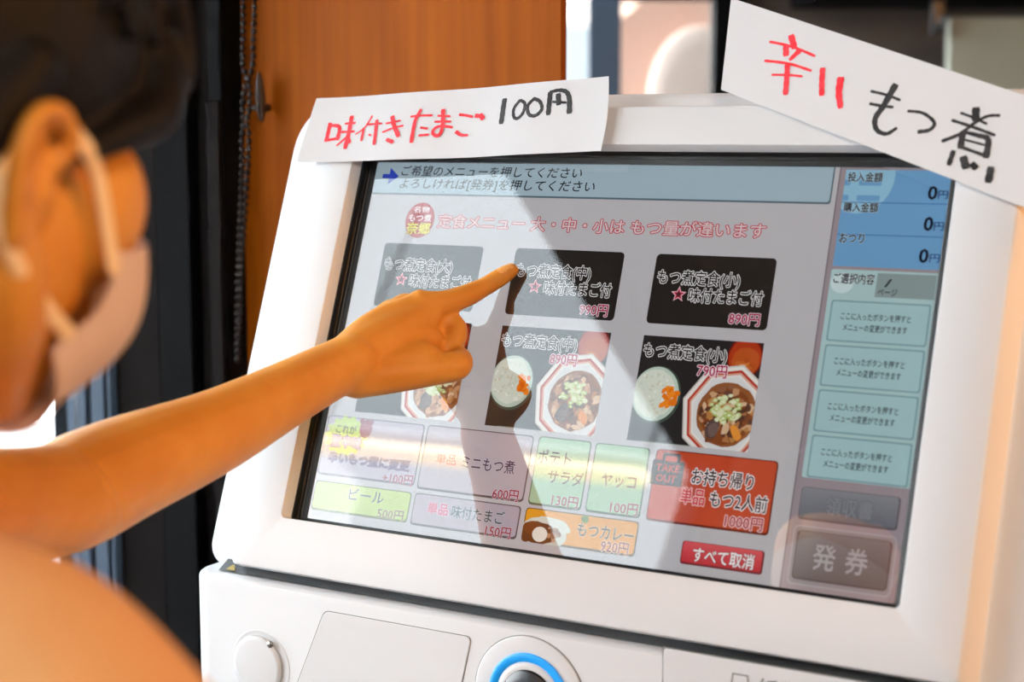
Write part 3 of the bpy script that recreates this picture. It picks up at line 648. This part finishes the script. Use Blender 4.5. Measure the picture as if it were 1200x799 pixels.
# bill mark on the lower right panel
ic = MB()
def band(pxs, w, o, mb, f=loc_low, place=None):
    pts = [f(x, y, o) for x, y in pxs]
    for (a, b), (c_, d_) in zip(pts, pts[1:]):
        L = math.hypot(c_-a, d_-b) or 1; nx, ny = -(d_-b)/L*w/2, (c_-a)/L*w/2; ex, ey = (c_-a)/L*w/2, (d_-b)/L*w/2
        mb.add([low(a+nx-ex, b+ny-ey, o), low(a-nx-ex, b-ny-ey, o), low(c_-nx+ex, d_-ny+ey, o), low(c_+nx+ex, d_+ny+ey, o)], [(0, 1, 2, 3)])
band([(856, 806), (859, 789), (876, 792), (878, 812)], .9, 1.2, ic)
vs, fs = glyphs('紙幣', 0)
a, b = loc_low(888, 793, 1.2); k = (loc_low(938, 800, 1.2)[0]-a)/2
ic.add([low(a+x*k, b-k*.86+y*k, 1.2) for x, y in vs], fs); ic.build('bill_mark', M['ink'], TM)

# ------------------------------------------------------------------ handwritten paper signs
def paper_sign(name, corners, c0, curl, label, strokes, edge_r=None):
    uv = [loc(x, y, c0) for x, y in corners]                  # TL TR BR BL
    def P(a, b, up=0): return S(a, b, c0+curl(a, b)+up)
    def uvp(s, t):
        (ax, ay), (bx, by), (cx, cy), (dx, dy) = uv
        x = (ax*(1-s)+bx*s)*(1-t)+(dx*(1-s)+cx*s)*t; y = (ay*(1-s)+by*s)*(1-t)+(dy*(1-s)+cy*s)*t
        if edge_r: x += edge_r*math.sin(math.pi*t)*max(0, (s-.9)*10)
        return x, y
    n, m = 48, 14; mb = MB()
    for up in (.15, -.15):
        mb.add([P(*uvp(i/n, j/m), up) for j in range(m+1) for i in range(n+1)], [(j*(n+1)+i, j*(n+1)+i+1, (j+1)*(n+1)+i+1, (j+1)*(n+1)+i) for j in range(m) for i in range(n)], True)
    rim = [(i/n, 0) for i in range(n)]+[(1, j/m) for j in range(m)]+[(1-i/n, 1) for i in range(n)]+[(0, 1-j/m) for j in range(m)]
    k = len(rim); mb.add([P(*uvp(*q), .15) for q in rim]+[P(*uvp(*q), -.15) for q in rim], [(i, (i+1) % k, k+(i+1) % k, k+i) for i in range(k)])
    o = mb.build(name, M['paper']); tag(o, label, 'paper sign'); es = o.modifiers.new('edges', 'EDGE_SPLIT'); es.split_angle = R_(40)
    for nm, m_, lst in strokes:
        sb = MB(); zz = .3
        for pts, w in lst:
            zz += .02
            ws = w if hasattr(w, '__len__') else (w, w)
            q = spline(pts, 7) if len(pts) > 2 else [tuple(p0_+(p1_-p0_)*i/6 for p0_, p1_ in zip(*pts)) for i in range(7)]
            q = [loc(x, y, c0) for x, y in q]; L = len(q)
            left, right = [], []
            for i, (a, b) in enumerate(q):
                i0, i1 = max(i-1, 0), min(i+1, L-1); dx, dy = q[i1][0]-q[i0][0], q[i1][1]-q[i0][1]; l = math.hypot(dx, dy) or 1
                t = i/(L-1); ww_ = (ws[0]*(1-t)+ws[-1]*t)*.86*(.5+.04*math.sin(i*1.7))
                if i == 0: a -= dx/l*ww_*.5; b -= dy/l*ww_*.5
                if i == L-1: a += dx/l*ww_*.5; b += dy/l*ww_*.5
                taper = .82 if i in (0, L-1) else 1
                left.append((a-dy/l*ww_*taper, b+dx/l*ww_*taper)); right.append((a+dy/l*ww_*taper, b-dx/l*ww_*taper))
            sb.add([P(*p_, zz) for p_ in left]+[P(*p_, zz) for p_ in right], [(i, i+1, L+i+1, L+i) for i in range(L-1)])
        so = sb.build(nm, m_, o)
    return o
def zs_(ox, oy, k, data): return [([(ox+k*x, oy+k*y) for x, y in pts], tuple(k*w_ for w_ in w) if hasattr(w, '__len__') else k*w) for pts, w in data]
k1 = 190/1200
redA = zs_(370, 90, k1, [([(120, 355), (108, 410), (92, 478)], 30), ([(125, 368), (185, 378), (170, 468)], (22, 32)), ([(82, 480), (172, 462)], 20),
    ([(228, 352), (300, 346)], 16), ([(195, 415), (292, 408)], 16), ([(275, 300), (252, 420), (225, 532)], 32), ([(238, 450), (205, 480), (165, 515)], (20, 12)), ([(245, 445), (258, 490)], 26),
    ([(425, 295), (370, 380), (302, 430)], (14, 10)), ([(362, 385), (345, 475)], 20), ([(392, 358), (497, 350)], 14), ([(460, 328), (450, 420), (440, 502)], 26), ([(400, 432), (416, 438)], 14),
    ([(530, 350), (635, 330)], 13), ([(502, 415), (580, 385), (655, 366)], 13), ([(575, 302), (590, 370), (620, 442)], 32), ([(535, 470), (578, 487)], 26),
    ([(712, 300), (790, 290), (865, 288)], 15), ([(785, 248), (742, 335), (714, 486)], (22, 30)), ([(782, 380), (832, 386)], 16), ([(770, 438), (840, 430)], 16),
    ([(908, 290), (995, 292)], 15), ([(885, 335), (1000, 330)], 15), ([(945, 248), (942, 350), (925, 420), (895, 438), (868, 415), (890, 380), (940, 365), (1010, 374)], (30, 16)),
    ([(1065, 280), (1110, 285), (1160, 296)], 18), ([(1040, 408), (1075, 430), (1125, 432)], (26, 14))])
redA += zs_(520, 90, k1, [([(238, 288), (258, 290)], 28), ([(272, 285), (292, 308)], 34)])
blkA = zs_(520, 90, k1, [([(452, 170), (440, 260), (428, 343)], 36), ([(570, 178), (525, 240), (525, 300), (555, 312), (595, 270), (608, 205), (575, 178)], 22),
    ([(680, 165), (630, 220), (640, 285), (690, 292), (735, 245), (720, 190), (680, 168)], 24), ([(795, 125), (790, 200), (783, 282)], 34), ([(795, 118), (860, 104), (915, 118), (938, 175), (938, 270)], (20, 38)), ([(855, 138), (860, 208)], 36), ([(815, 192), (915, 198)], 16)])
a_mid, _ = loc(535, 140, 24)
paper_sign('paper_sign', [(374, 117), (714, 90), (706, 178), (351, 192)], 23.5, lambda a, b: 2.5*((a-a_mid)/120)**2+.8*math.sin(a*.05)-max(0, b-205)*.06,
    'white paper strip with red and black handwriting across the top left of the machine', [('red_writing', M['red'], redA), ('black_writing', M['marker'], blkA)], 3)
k2, k3 = .15023, .18779
redB = zs_(880, 20, k2, [([(322, 158), (345, 245)], 40), ([(155, 200), (330, 240), (505, 312)], 17), ([(280, 238), (280, 302)], 38), ([(388, 268), (310, 340)], (36, 22)), ([(115, 346), (300, 370), (475, 425)], 17), ([(170, 455), (300, 458), (405, 468)], 15), ([(290, 380), (282, 500), (272, 602)], 34),
    ([(565, 412), (558, 520), (556, 610)], 34), ([(705, 488), (690, 600), (702, 708)], (46, 34))])
blkB = zs_(1000, 90, k3, [([(265, 60), (195, 180), (140, 265), (150, 335), (210, 360), (272, 325)], (34, 16)), ([(115, 95), (210, 118), (295, 150)], 14), ([(108, 172), (180, 186), (250, 194)], 15),
    ([(345, 218), (440, 232), (508, 290), (480, 335), (410, 348)], (14, 20)),
    ([(768, 205), (765, 270)], 36), ([(675, 230), (760, 262), (835, 298)], 13), ([(915, 245), (840, 250), (760, 292), (670, 360), (560, 405)], (14, 18)), ([(620, 276), (750, 318), (885, 368)], 15),
    ([(685, 355), (672, 445)], 30), ([(700, 350), (780, 370), (843, 395), (830, 503)], (16, 32)), ([(692, 395), (822, 430)], 11), ([(668, 440), (835, 500)], 16),
    ([(627, 470), (600, 550)], 24), ([(690, 510), (705, 568)], 36), ([(745, 550), (767, 572)], 30), ([(860, 575), (845, 655)], 34)])
paper_sign('paper_sign', [(858, -1), (1300, 145), (1300, 282), (845, 105)], 24, lambda a, b: 1.2*math.sin((a-100)*.012)+max(0, b-205)*.03,
    'white paper strip slanting down over the top right corner of the machine', [('red_writing', M['red'], redB), ('black_writing', M['marker'], blkB)])

# ------------------------------------------------------------------ the customer
PER = tag(empty('person', Vector((-.33, .62, 0))), 'person with black hair and beige face mask pointing at the touch screen', 'person')
body = MB()
def limb(pts, n=16, k=6, flat=1.0, up=None):                  # pts: (world point, radius)
    q = spline([tuple(p)+(r,) for p, r in pts], k)
    body.tube([Vector(p[:3]) for p in q], [p[3] for p in q], n, True, True, flat, up)
def onp(px, py, c): return on(px, py, c)
# left arm, reaching to the glass
SH_L = Vector((-.405, .80, 1.245))
arm = [(SH_L, .052), (deep(-150, 606, .94), .044), (deep(0, 588, 1.025), .0362), (deep(62, 586, 1.07), .040), (deep(98, 572, 1.10), .0418), (deep(150, 548, 1.135), .0398), (deep(247, 508, 1.19), .0338), (deep(330, 465, 1.243), .0278), (onp(385, 436, 128), .0248), (onp(410, 424, 114), .0240)]
limb(arm, 20, 6, .92, N)
# metacarpals and palm
WR = onp(404, 427, 117)
limb([(WR+N*.004, .0185), (onp(440, 387, 88), .0165), (onp(488, 360, 58), .0122)], 14)
limb([(WR, .0195), (onp(442, 386, 82), .016), (onp(476, 359, 50), .0118)], 14)
limb([(WR-N*.006, .0195), (onp(436, 394, 74), .0165), (onp(458, 366, 41), .0116)], 14)
limb([(WR-N*.008, .018), (onp(428, 406, 74), .0165), (onp(444, 382, 38), .0108)], 14)
limb([(onp(410, 428, 108), .0205), (onp(448, 420, 82), .0225), (onp(486, 402, 62), .018)], 14)
limb([(onp(420, 440, 102), .0175), (onp(455, 432, 85), .0195), (onp(495, 422, 70), .0165)], 14)
limb([(onp(445, 415, 70), .018), (onp(486, 388, 52), .0165), (onp(506, 382, 44), .010)], 14)
limb([(onp(420, 412, 106), .0205), (onp(452, 397, 84), .0215), (onp(484, 378, 64), .0165), (onp(500, 372, 55), .012)], 14)
limb([(onp(452, 412, 84), .0200), (onp(484, 396, 66), .0175), (onp(502, 396, 56), .012)], 14)
# index finger
limb([(onp(478, 370, 63), .0118), (onp(495, 358.5, 57), .0122), (onp(520, 355, 45), .0106), (onp(545, 347, 32), .0098), (onp(553, 343.5, 28), .0096), (onp(566, 337, 20), .0083), (onp(578, 330, 14.8), .0084), (onp(590, 322.5, 10.6), .0078), (onp(599.5, 317, 8), .0067)], 16)
body.ball(onp(493, 354, 57), (U*.012, V*.011, N*.012), 12, 8)
# middle, ring and little finger folded into the palm
limb([(onp(476, 363, 50), .0115), (onp(506, 370, 41), .0108), (onp(530, 380, 33), .0100), (onp(535, 391, 33), .0096), (onp(527, 404, 38), .0088), (onp(508, 412, 46), .008), (onp(492, 410, 52), .0074)], 14)
limb([(onp(460, 369, 41), .0110), (onp(497, 384, 29), .0102), (onp(528, 398, 21), .0096), (onp(531, 407, 24), .0092), (onp(518, 416, 31), .0084), (onp(498, 418, 42), .0074)], 14)
limb([(onp(446, 383, 37), .0100), (onp(480, 400, 26), .0090), (onp(505, 413, 20), .0084), (onp(506, 420, 24), .0080), (onp(492, 425, 36), .0068)], 14)
# thumb across the folded fingers
body.ball(onp(513, 393, 40), (U*.008, V*.008, N*.010), 12, 8)
body.ball(onp(502, 392, 48), (U*.009, V*.010, N*.012), 12, 8)
limb([(onp(418, 443, 104), .0168), (onp(460, 437, 86), .0166), (onp(497, 434, 71), .0142), (onp(512, 433, 65), .0128), (onp(527, 430, 57), .0132), (onp(535.5, 428, 52), .0124), (onp(540, 424, 45), .0106), (onp(539, 418, 39), .009)], 16)
# trunk, neck, far arm, legs
HAZ = R_(29)
HD_F = Vector((math.sin(HAZ), math.cos(HAZ), 0)); HD_R = Vector((math.cos(HAZ), -math.sin(HAZ), 0))
TILT = R_(27)
F_ = HD_F*math.cos(TILT)-Z*math.sin(TILT); T_ = Z*math.cos(TILT)+HD_F*math.sin(TILT); Rr = HD_R
EAR = deep(44, 212, .685)
HC = EAR-Rr*.071+F_*.004+T_*.01
def h(f, r, t): return HC+F_*f+Rr*r+T_*t                        # metres in the head's frame
SH_R = Vector((-.143, .55, 1.207)); MID = (SH_L+SH_R)/2
NB = h(-.040, 0, -.092)
tr = MID-Z*.02-HD_F*.012
acr = (SH_R-SH_L).normalized(); fwd = Vector((-acr.y, acr.x, 0)).normalized()
PEL = Vector((MID.x-.03, MID.y-.06, .88))
def torso_sec(c, a, d, n=26): return [c+acr*(a*math.cos(2*math.pi*k/n))+fwd*(d*math.sin(2*math.pi*k/n)) for k in range(n)]
secs = [(PEL-Z*.10, .13, .10), (PEL-Z*.04, .165, .115), (PEL+Z*.05, .160, .11), (PEL*.65+tr*.35, .130, .095), (PEL*.35+tr*.65, .142, .105), (tr-Z*.08, .152, .108), (tr-Z*.01, .150, .092), (tr+Z*.035, .120, .07), (tr+Z*.065, .06, .055)]
body.rings([torso_sec(*s_) for s_ in secs], True, True, True)
limb([(tr+Z*.02, .058), (MID*.45+NB*.55, .050), (NB, .050), (h(-.035, 0, -.03), .052)], 18)
for sh in (SH_L, SH_R):
    limb([(tr+Z*.03, .05), (MID*.4+sh*.6+Z*.024, .046), (sh, .05)], 16)
EL_R = SH_R+Vector((.028, -.03, -.285)); HR = EL_R+fwd*.09-Z*.215
limb([(SH_R, .052), (SH_R*.5+EL_R*.5, .044), (EL_R, .038), (EL_R*.5+HR*.5, .036), (HR, .026)], 18)
dv = (HR-EL_R).normalized(); sv = dv.cross(acr).normalized()
limb([(HR, .026), (HR+dv*.05, .03), (HR+dv*.085, .024)], 14, 6, .6, acr)
for i_, (sp, ln) in enumerate(((-.03, .055), (-.011, .07), (.009, .068), (.027, .055))):
    b0_ = HR+dv*.085+sv*sp
    limb([(b0_, .0095), (b0_+dv*ln*.5-acr*.006, .0088), (b0_+dv*ln-acr*.02, .0072)], 10)
limb([(HR+dv*.03+sv*.02, .014), (HR+dv*.07+sv*.05-acr*.01, .0105), (HR+dv*.10+sv*.055-acr*.02, .0085)], 10)
for sg in (-1, 1):
    hip = PEL-Z*.06+acr*(sg*.085); kn_ = Vector((hip.x, hip.y, .47))+fwd*.012; an = Vector((hip.x, hip.y, .085))-fwd*.02
    limb([(hip, .088), (hip*.5+kn_*.5, .072), (kn_, .055), (kn_*.6+an*.4-fwd*.012, .052), (an, .036)], 16)
    limb([(an-Z*.03-fwd*.025, .036), (an-Z*.045+fwd*.06, .034), (an-Z*.058+fwd*.15, .025)], 14)
# head
body.ball(h(-.018, 0, .045), (F_*.095, Rr*.076, T_*.086), 26, 18)
body.ball(h(.026, 0, -.012), (F_*.066, Rr*.065, T_*.092), 26, 18)
body.ball(h(.045, 0, -.064), (F_*.045, Rr*.044, T_*.042), 20, 14)
for sg in (-1, 1):
    limb([(h(-.005, sg*.058, -.035), .018), (h(.02, sg*.052, -.060), .018), (h(.062, sg*.018, -.084), .016)], 12)   # jaw
    body.ball(h(.056, sg*.040, -.010), (F_*.026, Rr*.025, T_*.020), 16, 12)                        # cheekbone
    body.ball(h(.057, sg*.034, .020), (F_*.019, Rr*.022, T_*.013), 14, 10)                         # brow ridge
    body.ball(h(.062, sg*.033, .002), (F_*.020, Rr*.022, T_*.016), 14, 10)                        # eyelid
for sg in (-1, 1): body.ball(h(.050, sg*.039, .002), (F_*.034, Rr*.032, T_*.040), 16, 12)
limb([(h(.082, 0, .012), .0095), (h(.094, 0, -.010), .0105), (h(.103, 0, -.030), .0125), (h(.090, 0, -.038), .012)], 12)
for sg in (-1, 1): body.ball(h(.092, sg*.012, -.032), (F_*.010, Rr*.008, T_*.008), 10, 8)
limb([(h(.082, -.022, -.054), .006), (h(.089, 0, -.050), .0078), (h(.082, .022, -.054), .006)], 10)
limb([(h(.080, -.018, -.062), .006), (h(.086, 0, -.063), .0082), (h(.080, .018, -.062), .006)], 10)
for sg in (-1, 1):                                              # ears: rim, bowl and lobe
    e = lambda f, t, o=0: h(f-.008, sg*(.070+o), t-.012)
    body.ball(e(0, -.002, .002), (F_*.013, Rr*.006, T_*.023), 14, 10)
    limb([(e(.006, .010, .006), .0042), (e(.007, .020, .010), .0046), (e(-.006, .0275, .014), .005), (e(-.020, .021, .017), .005), (e(-.024, .004, .017), .0048), (e(-.015, -.014, .012), .005), (e(-.004, -.027, .006), .0066)], 10)
    limb([(e(-.006, .024, .008), .004), (e(-.013, .004, .010), .004), (e(-.006, -.012, .008), .004)], 8)
    body.ball(e(.006, -.002, .004), (F_*.005, Rr*.006, T_*.008), 10, 8)
raw = body.mesh('body', M['skin'])
tmp = bpy.data.objects.new('tmp', raw); COL.objects.link(tmp)
rm = tmp.modifiers.new('r', 'REMESH'); rm.mode = 'VOXEL'; rm.voxel_size = .0019; rm.use_smooth_shade = True
sm_ = tmp.modifiers.new('s', 'SMOOTH'); sm_.factor = .5; sm_.iterations = 14
dg = bpy.context.evaluated_depsgraph_get()
bme = bpy.data.meshes.new_from_object(tmp.evaluated_get(dg)); bpy.data.objects.remove(tmp)
bme.name = 'body'
# nail of the pointing finger: a patch of the same skin surface
import numpy as np
nv = len(bme.vertices); co = np.empty(nv*3, np.float32); bme.vertices.foreach_get('co', co); co = co.reshape(-1, 3)
tipd = (onp(600, 316.5, 7.3)-onp(578, 330, 15)).normalized(); view = (CAM-onp(590, 322, 10)).normalized()
dors = (Z+N*.5); dors = (dors-tipd*dors.dot(tipd)).normalized(); lat = tipd.cross(dors)
nc = onp(596, 319, 9)+dors*.0058
rel = co-np.array(nc); x_ = rel@np.array(tipd); y_ = rel@np.array(lat); z_ = rel@np.array(dors)
nailv = ((x_/.0068)**4+(y_/.0046)**4 < 1) & (z_ > -.0035) & (z_ < .006)
def crease(at, axis, rad, depth=.0004, w=.0009, side=None):     # a skin fold round a joint
    r = co-np.array(at); d = r@np.array(axis.normalized()); q = np.sqrt(np.maximum(0, (r*r).sum(1)-d*d))
    k = depth*np.exp(-(d/w)**2)*(q < rad)*(np.linalg.norm(r, axis=1) < rad*1.3)
    if side is not None: k *= np.clip((r@np.array(side.normalized()))/rad*2+.3, 0, 1)
    nrm = r-np.outer(d, np.array(axis.normalized())); nrm /= np.maximum(1e-6, q)[:, None]
    co[:] -= nrm*k[:, None]
jd, jp_, jm = onp(577, 331, 15), onp(552, 344, 28.5), onp(520, 355, 45)
for o_ in (-.0022, 0, .0020): crease(jd+tipd*o_, tipd, .013, .00035, .0006)
pdir = (jd-jp_).normalized()
for o_ in (-.0045, -.0015, .0015, .0045): crease(jp_+pdir*o_, pdir, .015, .0004, .0008)
td = (onp(535, 428, 52)-onp(512, 433, 65)).normalized()
for o_ in (-.003, .0005): crease(onp(522, 431, 60)+td*o_, td, .017, .00045, .0009)
ed = (deep(150, 548, 1.135)-deep(98, 572, 1.10)).normalized(); eu = (CAM-deep(98, 572, 1.1)).normalized()
crease(deep(88, 576, 1.094), (ed+Z*.35).normalized(), .052, .0012, .0022, eu+Z*.2)
crease(deep(76, 580, 1.085), (ed+Z*.2).normalized(), .052, .0007, .0022, eu)
co[nailv] += np.outer(np.full(nailv.sum(), .0003), np.array(dors)); bme.vertices.foreach_set('co', co.ravel())
bme.materials.clear(); bme.materials.append(M['skin']); bme.materials.append(M['nail'])
lt = np.empty(len(bme.loops), np.int32); bme.loops.foreach_get('vertex_index', lt)
ls = np.empty(len(bme.polygons), np.int32); bme.polygons.foreach_get('loop_start', ls)
mi = nailv[lt[ls]].astype(np.int32); bme.polygons.foreach_set('material_index', mi)
bme.polygons.foreach_set('use_smooth', np.ones(len(bme.polygons), bool)); bme.update()
BODY = link('body', bme, PER)
# clothing and hair
def shell(mb, name, m, parent, vox=.004, it=8, thick=None):
    me0 = mb.mesh(name, m); t_ = bpy.data.objects.new('tmp', me0); COL.objects.link(t_)
    r_ = t_.modifiers.new('r', 'REMESH'); r_.mode = 'VOXEL'; r_.voxel_size = vox; r_.use_smooth_shade = True
    s_ = t_.modifiers.new('s', 'SMOOTH'); s_.factor = .5; s_.iterations = it
    dg = bpy.context.evaluated_depsgraph_get(); me = bpy.data.meshes.new_from_object(t_.evaluated_get(dg)); bpy.data.objects.remove(t_)
    me.materials.clear(); me.materials.append(m); me.polygons.foreach_set('use_smooth', np.ones(len(me.polygons), bool)); me.name = name
    return link(name, me, parent)
keep = body; body = MB()
body.rings([torso_sec(c_, a_*1.07+.008, d_*1.07+.010) for c_, a_, d_ in secs[1:]], True, True, True)
for sh in (SH_L, SH_R): limb([(tr+Z*.03, .058), (MID*.4+sh*.6+Z*.026, .056), (sh, .060)], 18)
limb([(SH_R, .061), (SH_R*.7+EL_R*.3, .060), (SH_R*.45+EL_R*.55, .060)], 20)
A1 = deep(-150, 606, .95); limb([(SH_L, .061), (SH_L*.6+A1*.4, .060), (SH_L*.4+A1*.6, .058)], 20)
limb([(tr+Z*.03, .066), (MID*.6+NB*.4-Z*.012, .057)], 18)
shell(body, 'shirt', M['shirt'], PER)
body = MB()
body.rings([torso_sec(c_, a_+.008, d_+.010) for c_, a_, d_ in secs[:4]], True, True, True)
for sg in (-1, 1):
    hip = PEL-Z*.06+acr*(sg*.085); kn_ = Vector((hip.x, hip.y, .47))+fwd*.012; an = Vector((hip.x, hip.y, .10))-fwd*.02
    limb([(hip, .100), (hip*.5+kn_*.5, .086), (kn_, .070), (an, .058)], 18)
shell(body, 'trousers', M['trouser'], PER, .006)
# hair: a cap over the skull with a swept fringe, sideburn and nape
body = MB()
body.ball(h(-.022, 0, .055), (F_*.100, Rr*.082, T_*.090), 26, 18)
body.ball(h(-.062, 0, -.005), (F_*.062, Rr*.078, T_*.085), 24, 16)
body.ball(h(.040, 0, .084), (F_*.043, Rr*.060, T_*.036), 20, 14)
for sg in (-1, 1):
    limb([(h(.055, sg*.05, .075), .020), (h(.052, sg*.067, .052), .013), (h(.030, sg*.074, .030), .009), (h(.013, sg*.074, .012), .006)], 12)
    limb([(h(-.03, sg*.07, .03), .016), (h(-.042, sg*.066, -.01), .016), (h(-.055, sg*.05, -.055), .016)], 12)
random.seed(11)
for i in range(150):                                            # locks
    a = random.uniform(-1.0, 1.0)*math.pi*.97; t0 = random.uniform(.08, .5)
    pts = []
    for j in range(5):
        th = t0+j*.24
        p = h(-.022+.107*math.sin(th)*math.cos(a), .088*math.sin(th)*math.sin(a), .055+.094*math.cos(th))
        if (p-HC).dot(F_) > .02 and (p-HC).dot(T_) < .045: break
        pts.append((p, .0048-.0006*j))
    if len(pts) > 1: limb(pts, 8, 3)
for i in range(16):
    a = -.062+i*.0083; limb([(h(.046, a, .110), .007), (h(.070, a*1.0, .080), .005), (h(.076-abs(a)*.33, a*1.04, .050+random.uniform(-.008, .008)), .0025)], 8, 4)
shell(body, 'hair', M['hair'], PER, .0026, 4)
# face mask with ear loops
body = MB()
mk = MB(); nU, nV = 26, 16; grid = []
for j in range(nV+1):
    t = j/nV; row = []
    tt = .004-.103*t                                             # nose bridge to under the chin
    half = .066-.010*t
    for i in range(nU+1):
        s_ = i/nU*2-1; ang = s_*1.32
        fr = .082+.024*math.sin(math.pi*min(1, t*1.05+.06))-.020*t*t
        f_ = .022+fr*math.cos(ang)**.75; r_ = half*1.06*math.sin(ang)/math.sin(1.32)
        dip = (1-abs(s_))**1.5*.016*(1-t)-abs(s_)**2*.022*(1-t)+abs(s_)**2*.030*t
        row.append(h(f_, r_, tt+dip))
    grid.append(row)
for off in (0, 1):
    mk.add([p+(p-h(.02, 0, -.05)).normalized()*(.0012*off) for r_ in grid for p in r_], [(j*(nU+1)+i, j*(nU+1)+i+1, (j+1)*(nU+1)+i+1, (j+1)*(nU+1)+i) for j in range(nV) for i in range(nU)], True)
MASK = mk.build('face_mask', M['mask'], PER)
for sg in (-1, 1):
    lp = MB(); ii = nU if sg > 0 else 0
    top, bot = grid[2][ii], grid[nV-3][ii]
    e = lambda f, t, o=0: h(f-.008, sg*(.070+o), t-.012)
    q = spline([tuple(top), tuple(h(.024, sg*.0745, .006)), tuple(e(.008, .024, .011)), tuple(e(-.010, .028, .004)), tuple(e(-.018, .0, .004)), tuple(e(-.008, -.028, .006)), tuple(h(.018, sg*.069, -.054)), tuple(bot)], 6)
    lp.tube([Vector(p) for p in q], .0042, 10, True, True, .45, Rr); lp.build('ear_loop', M['loop'], MASK)
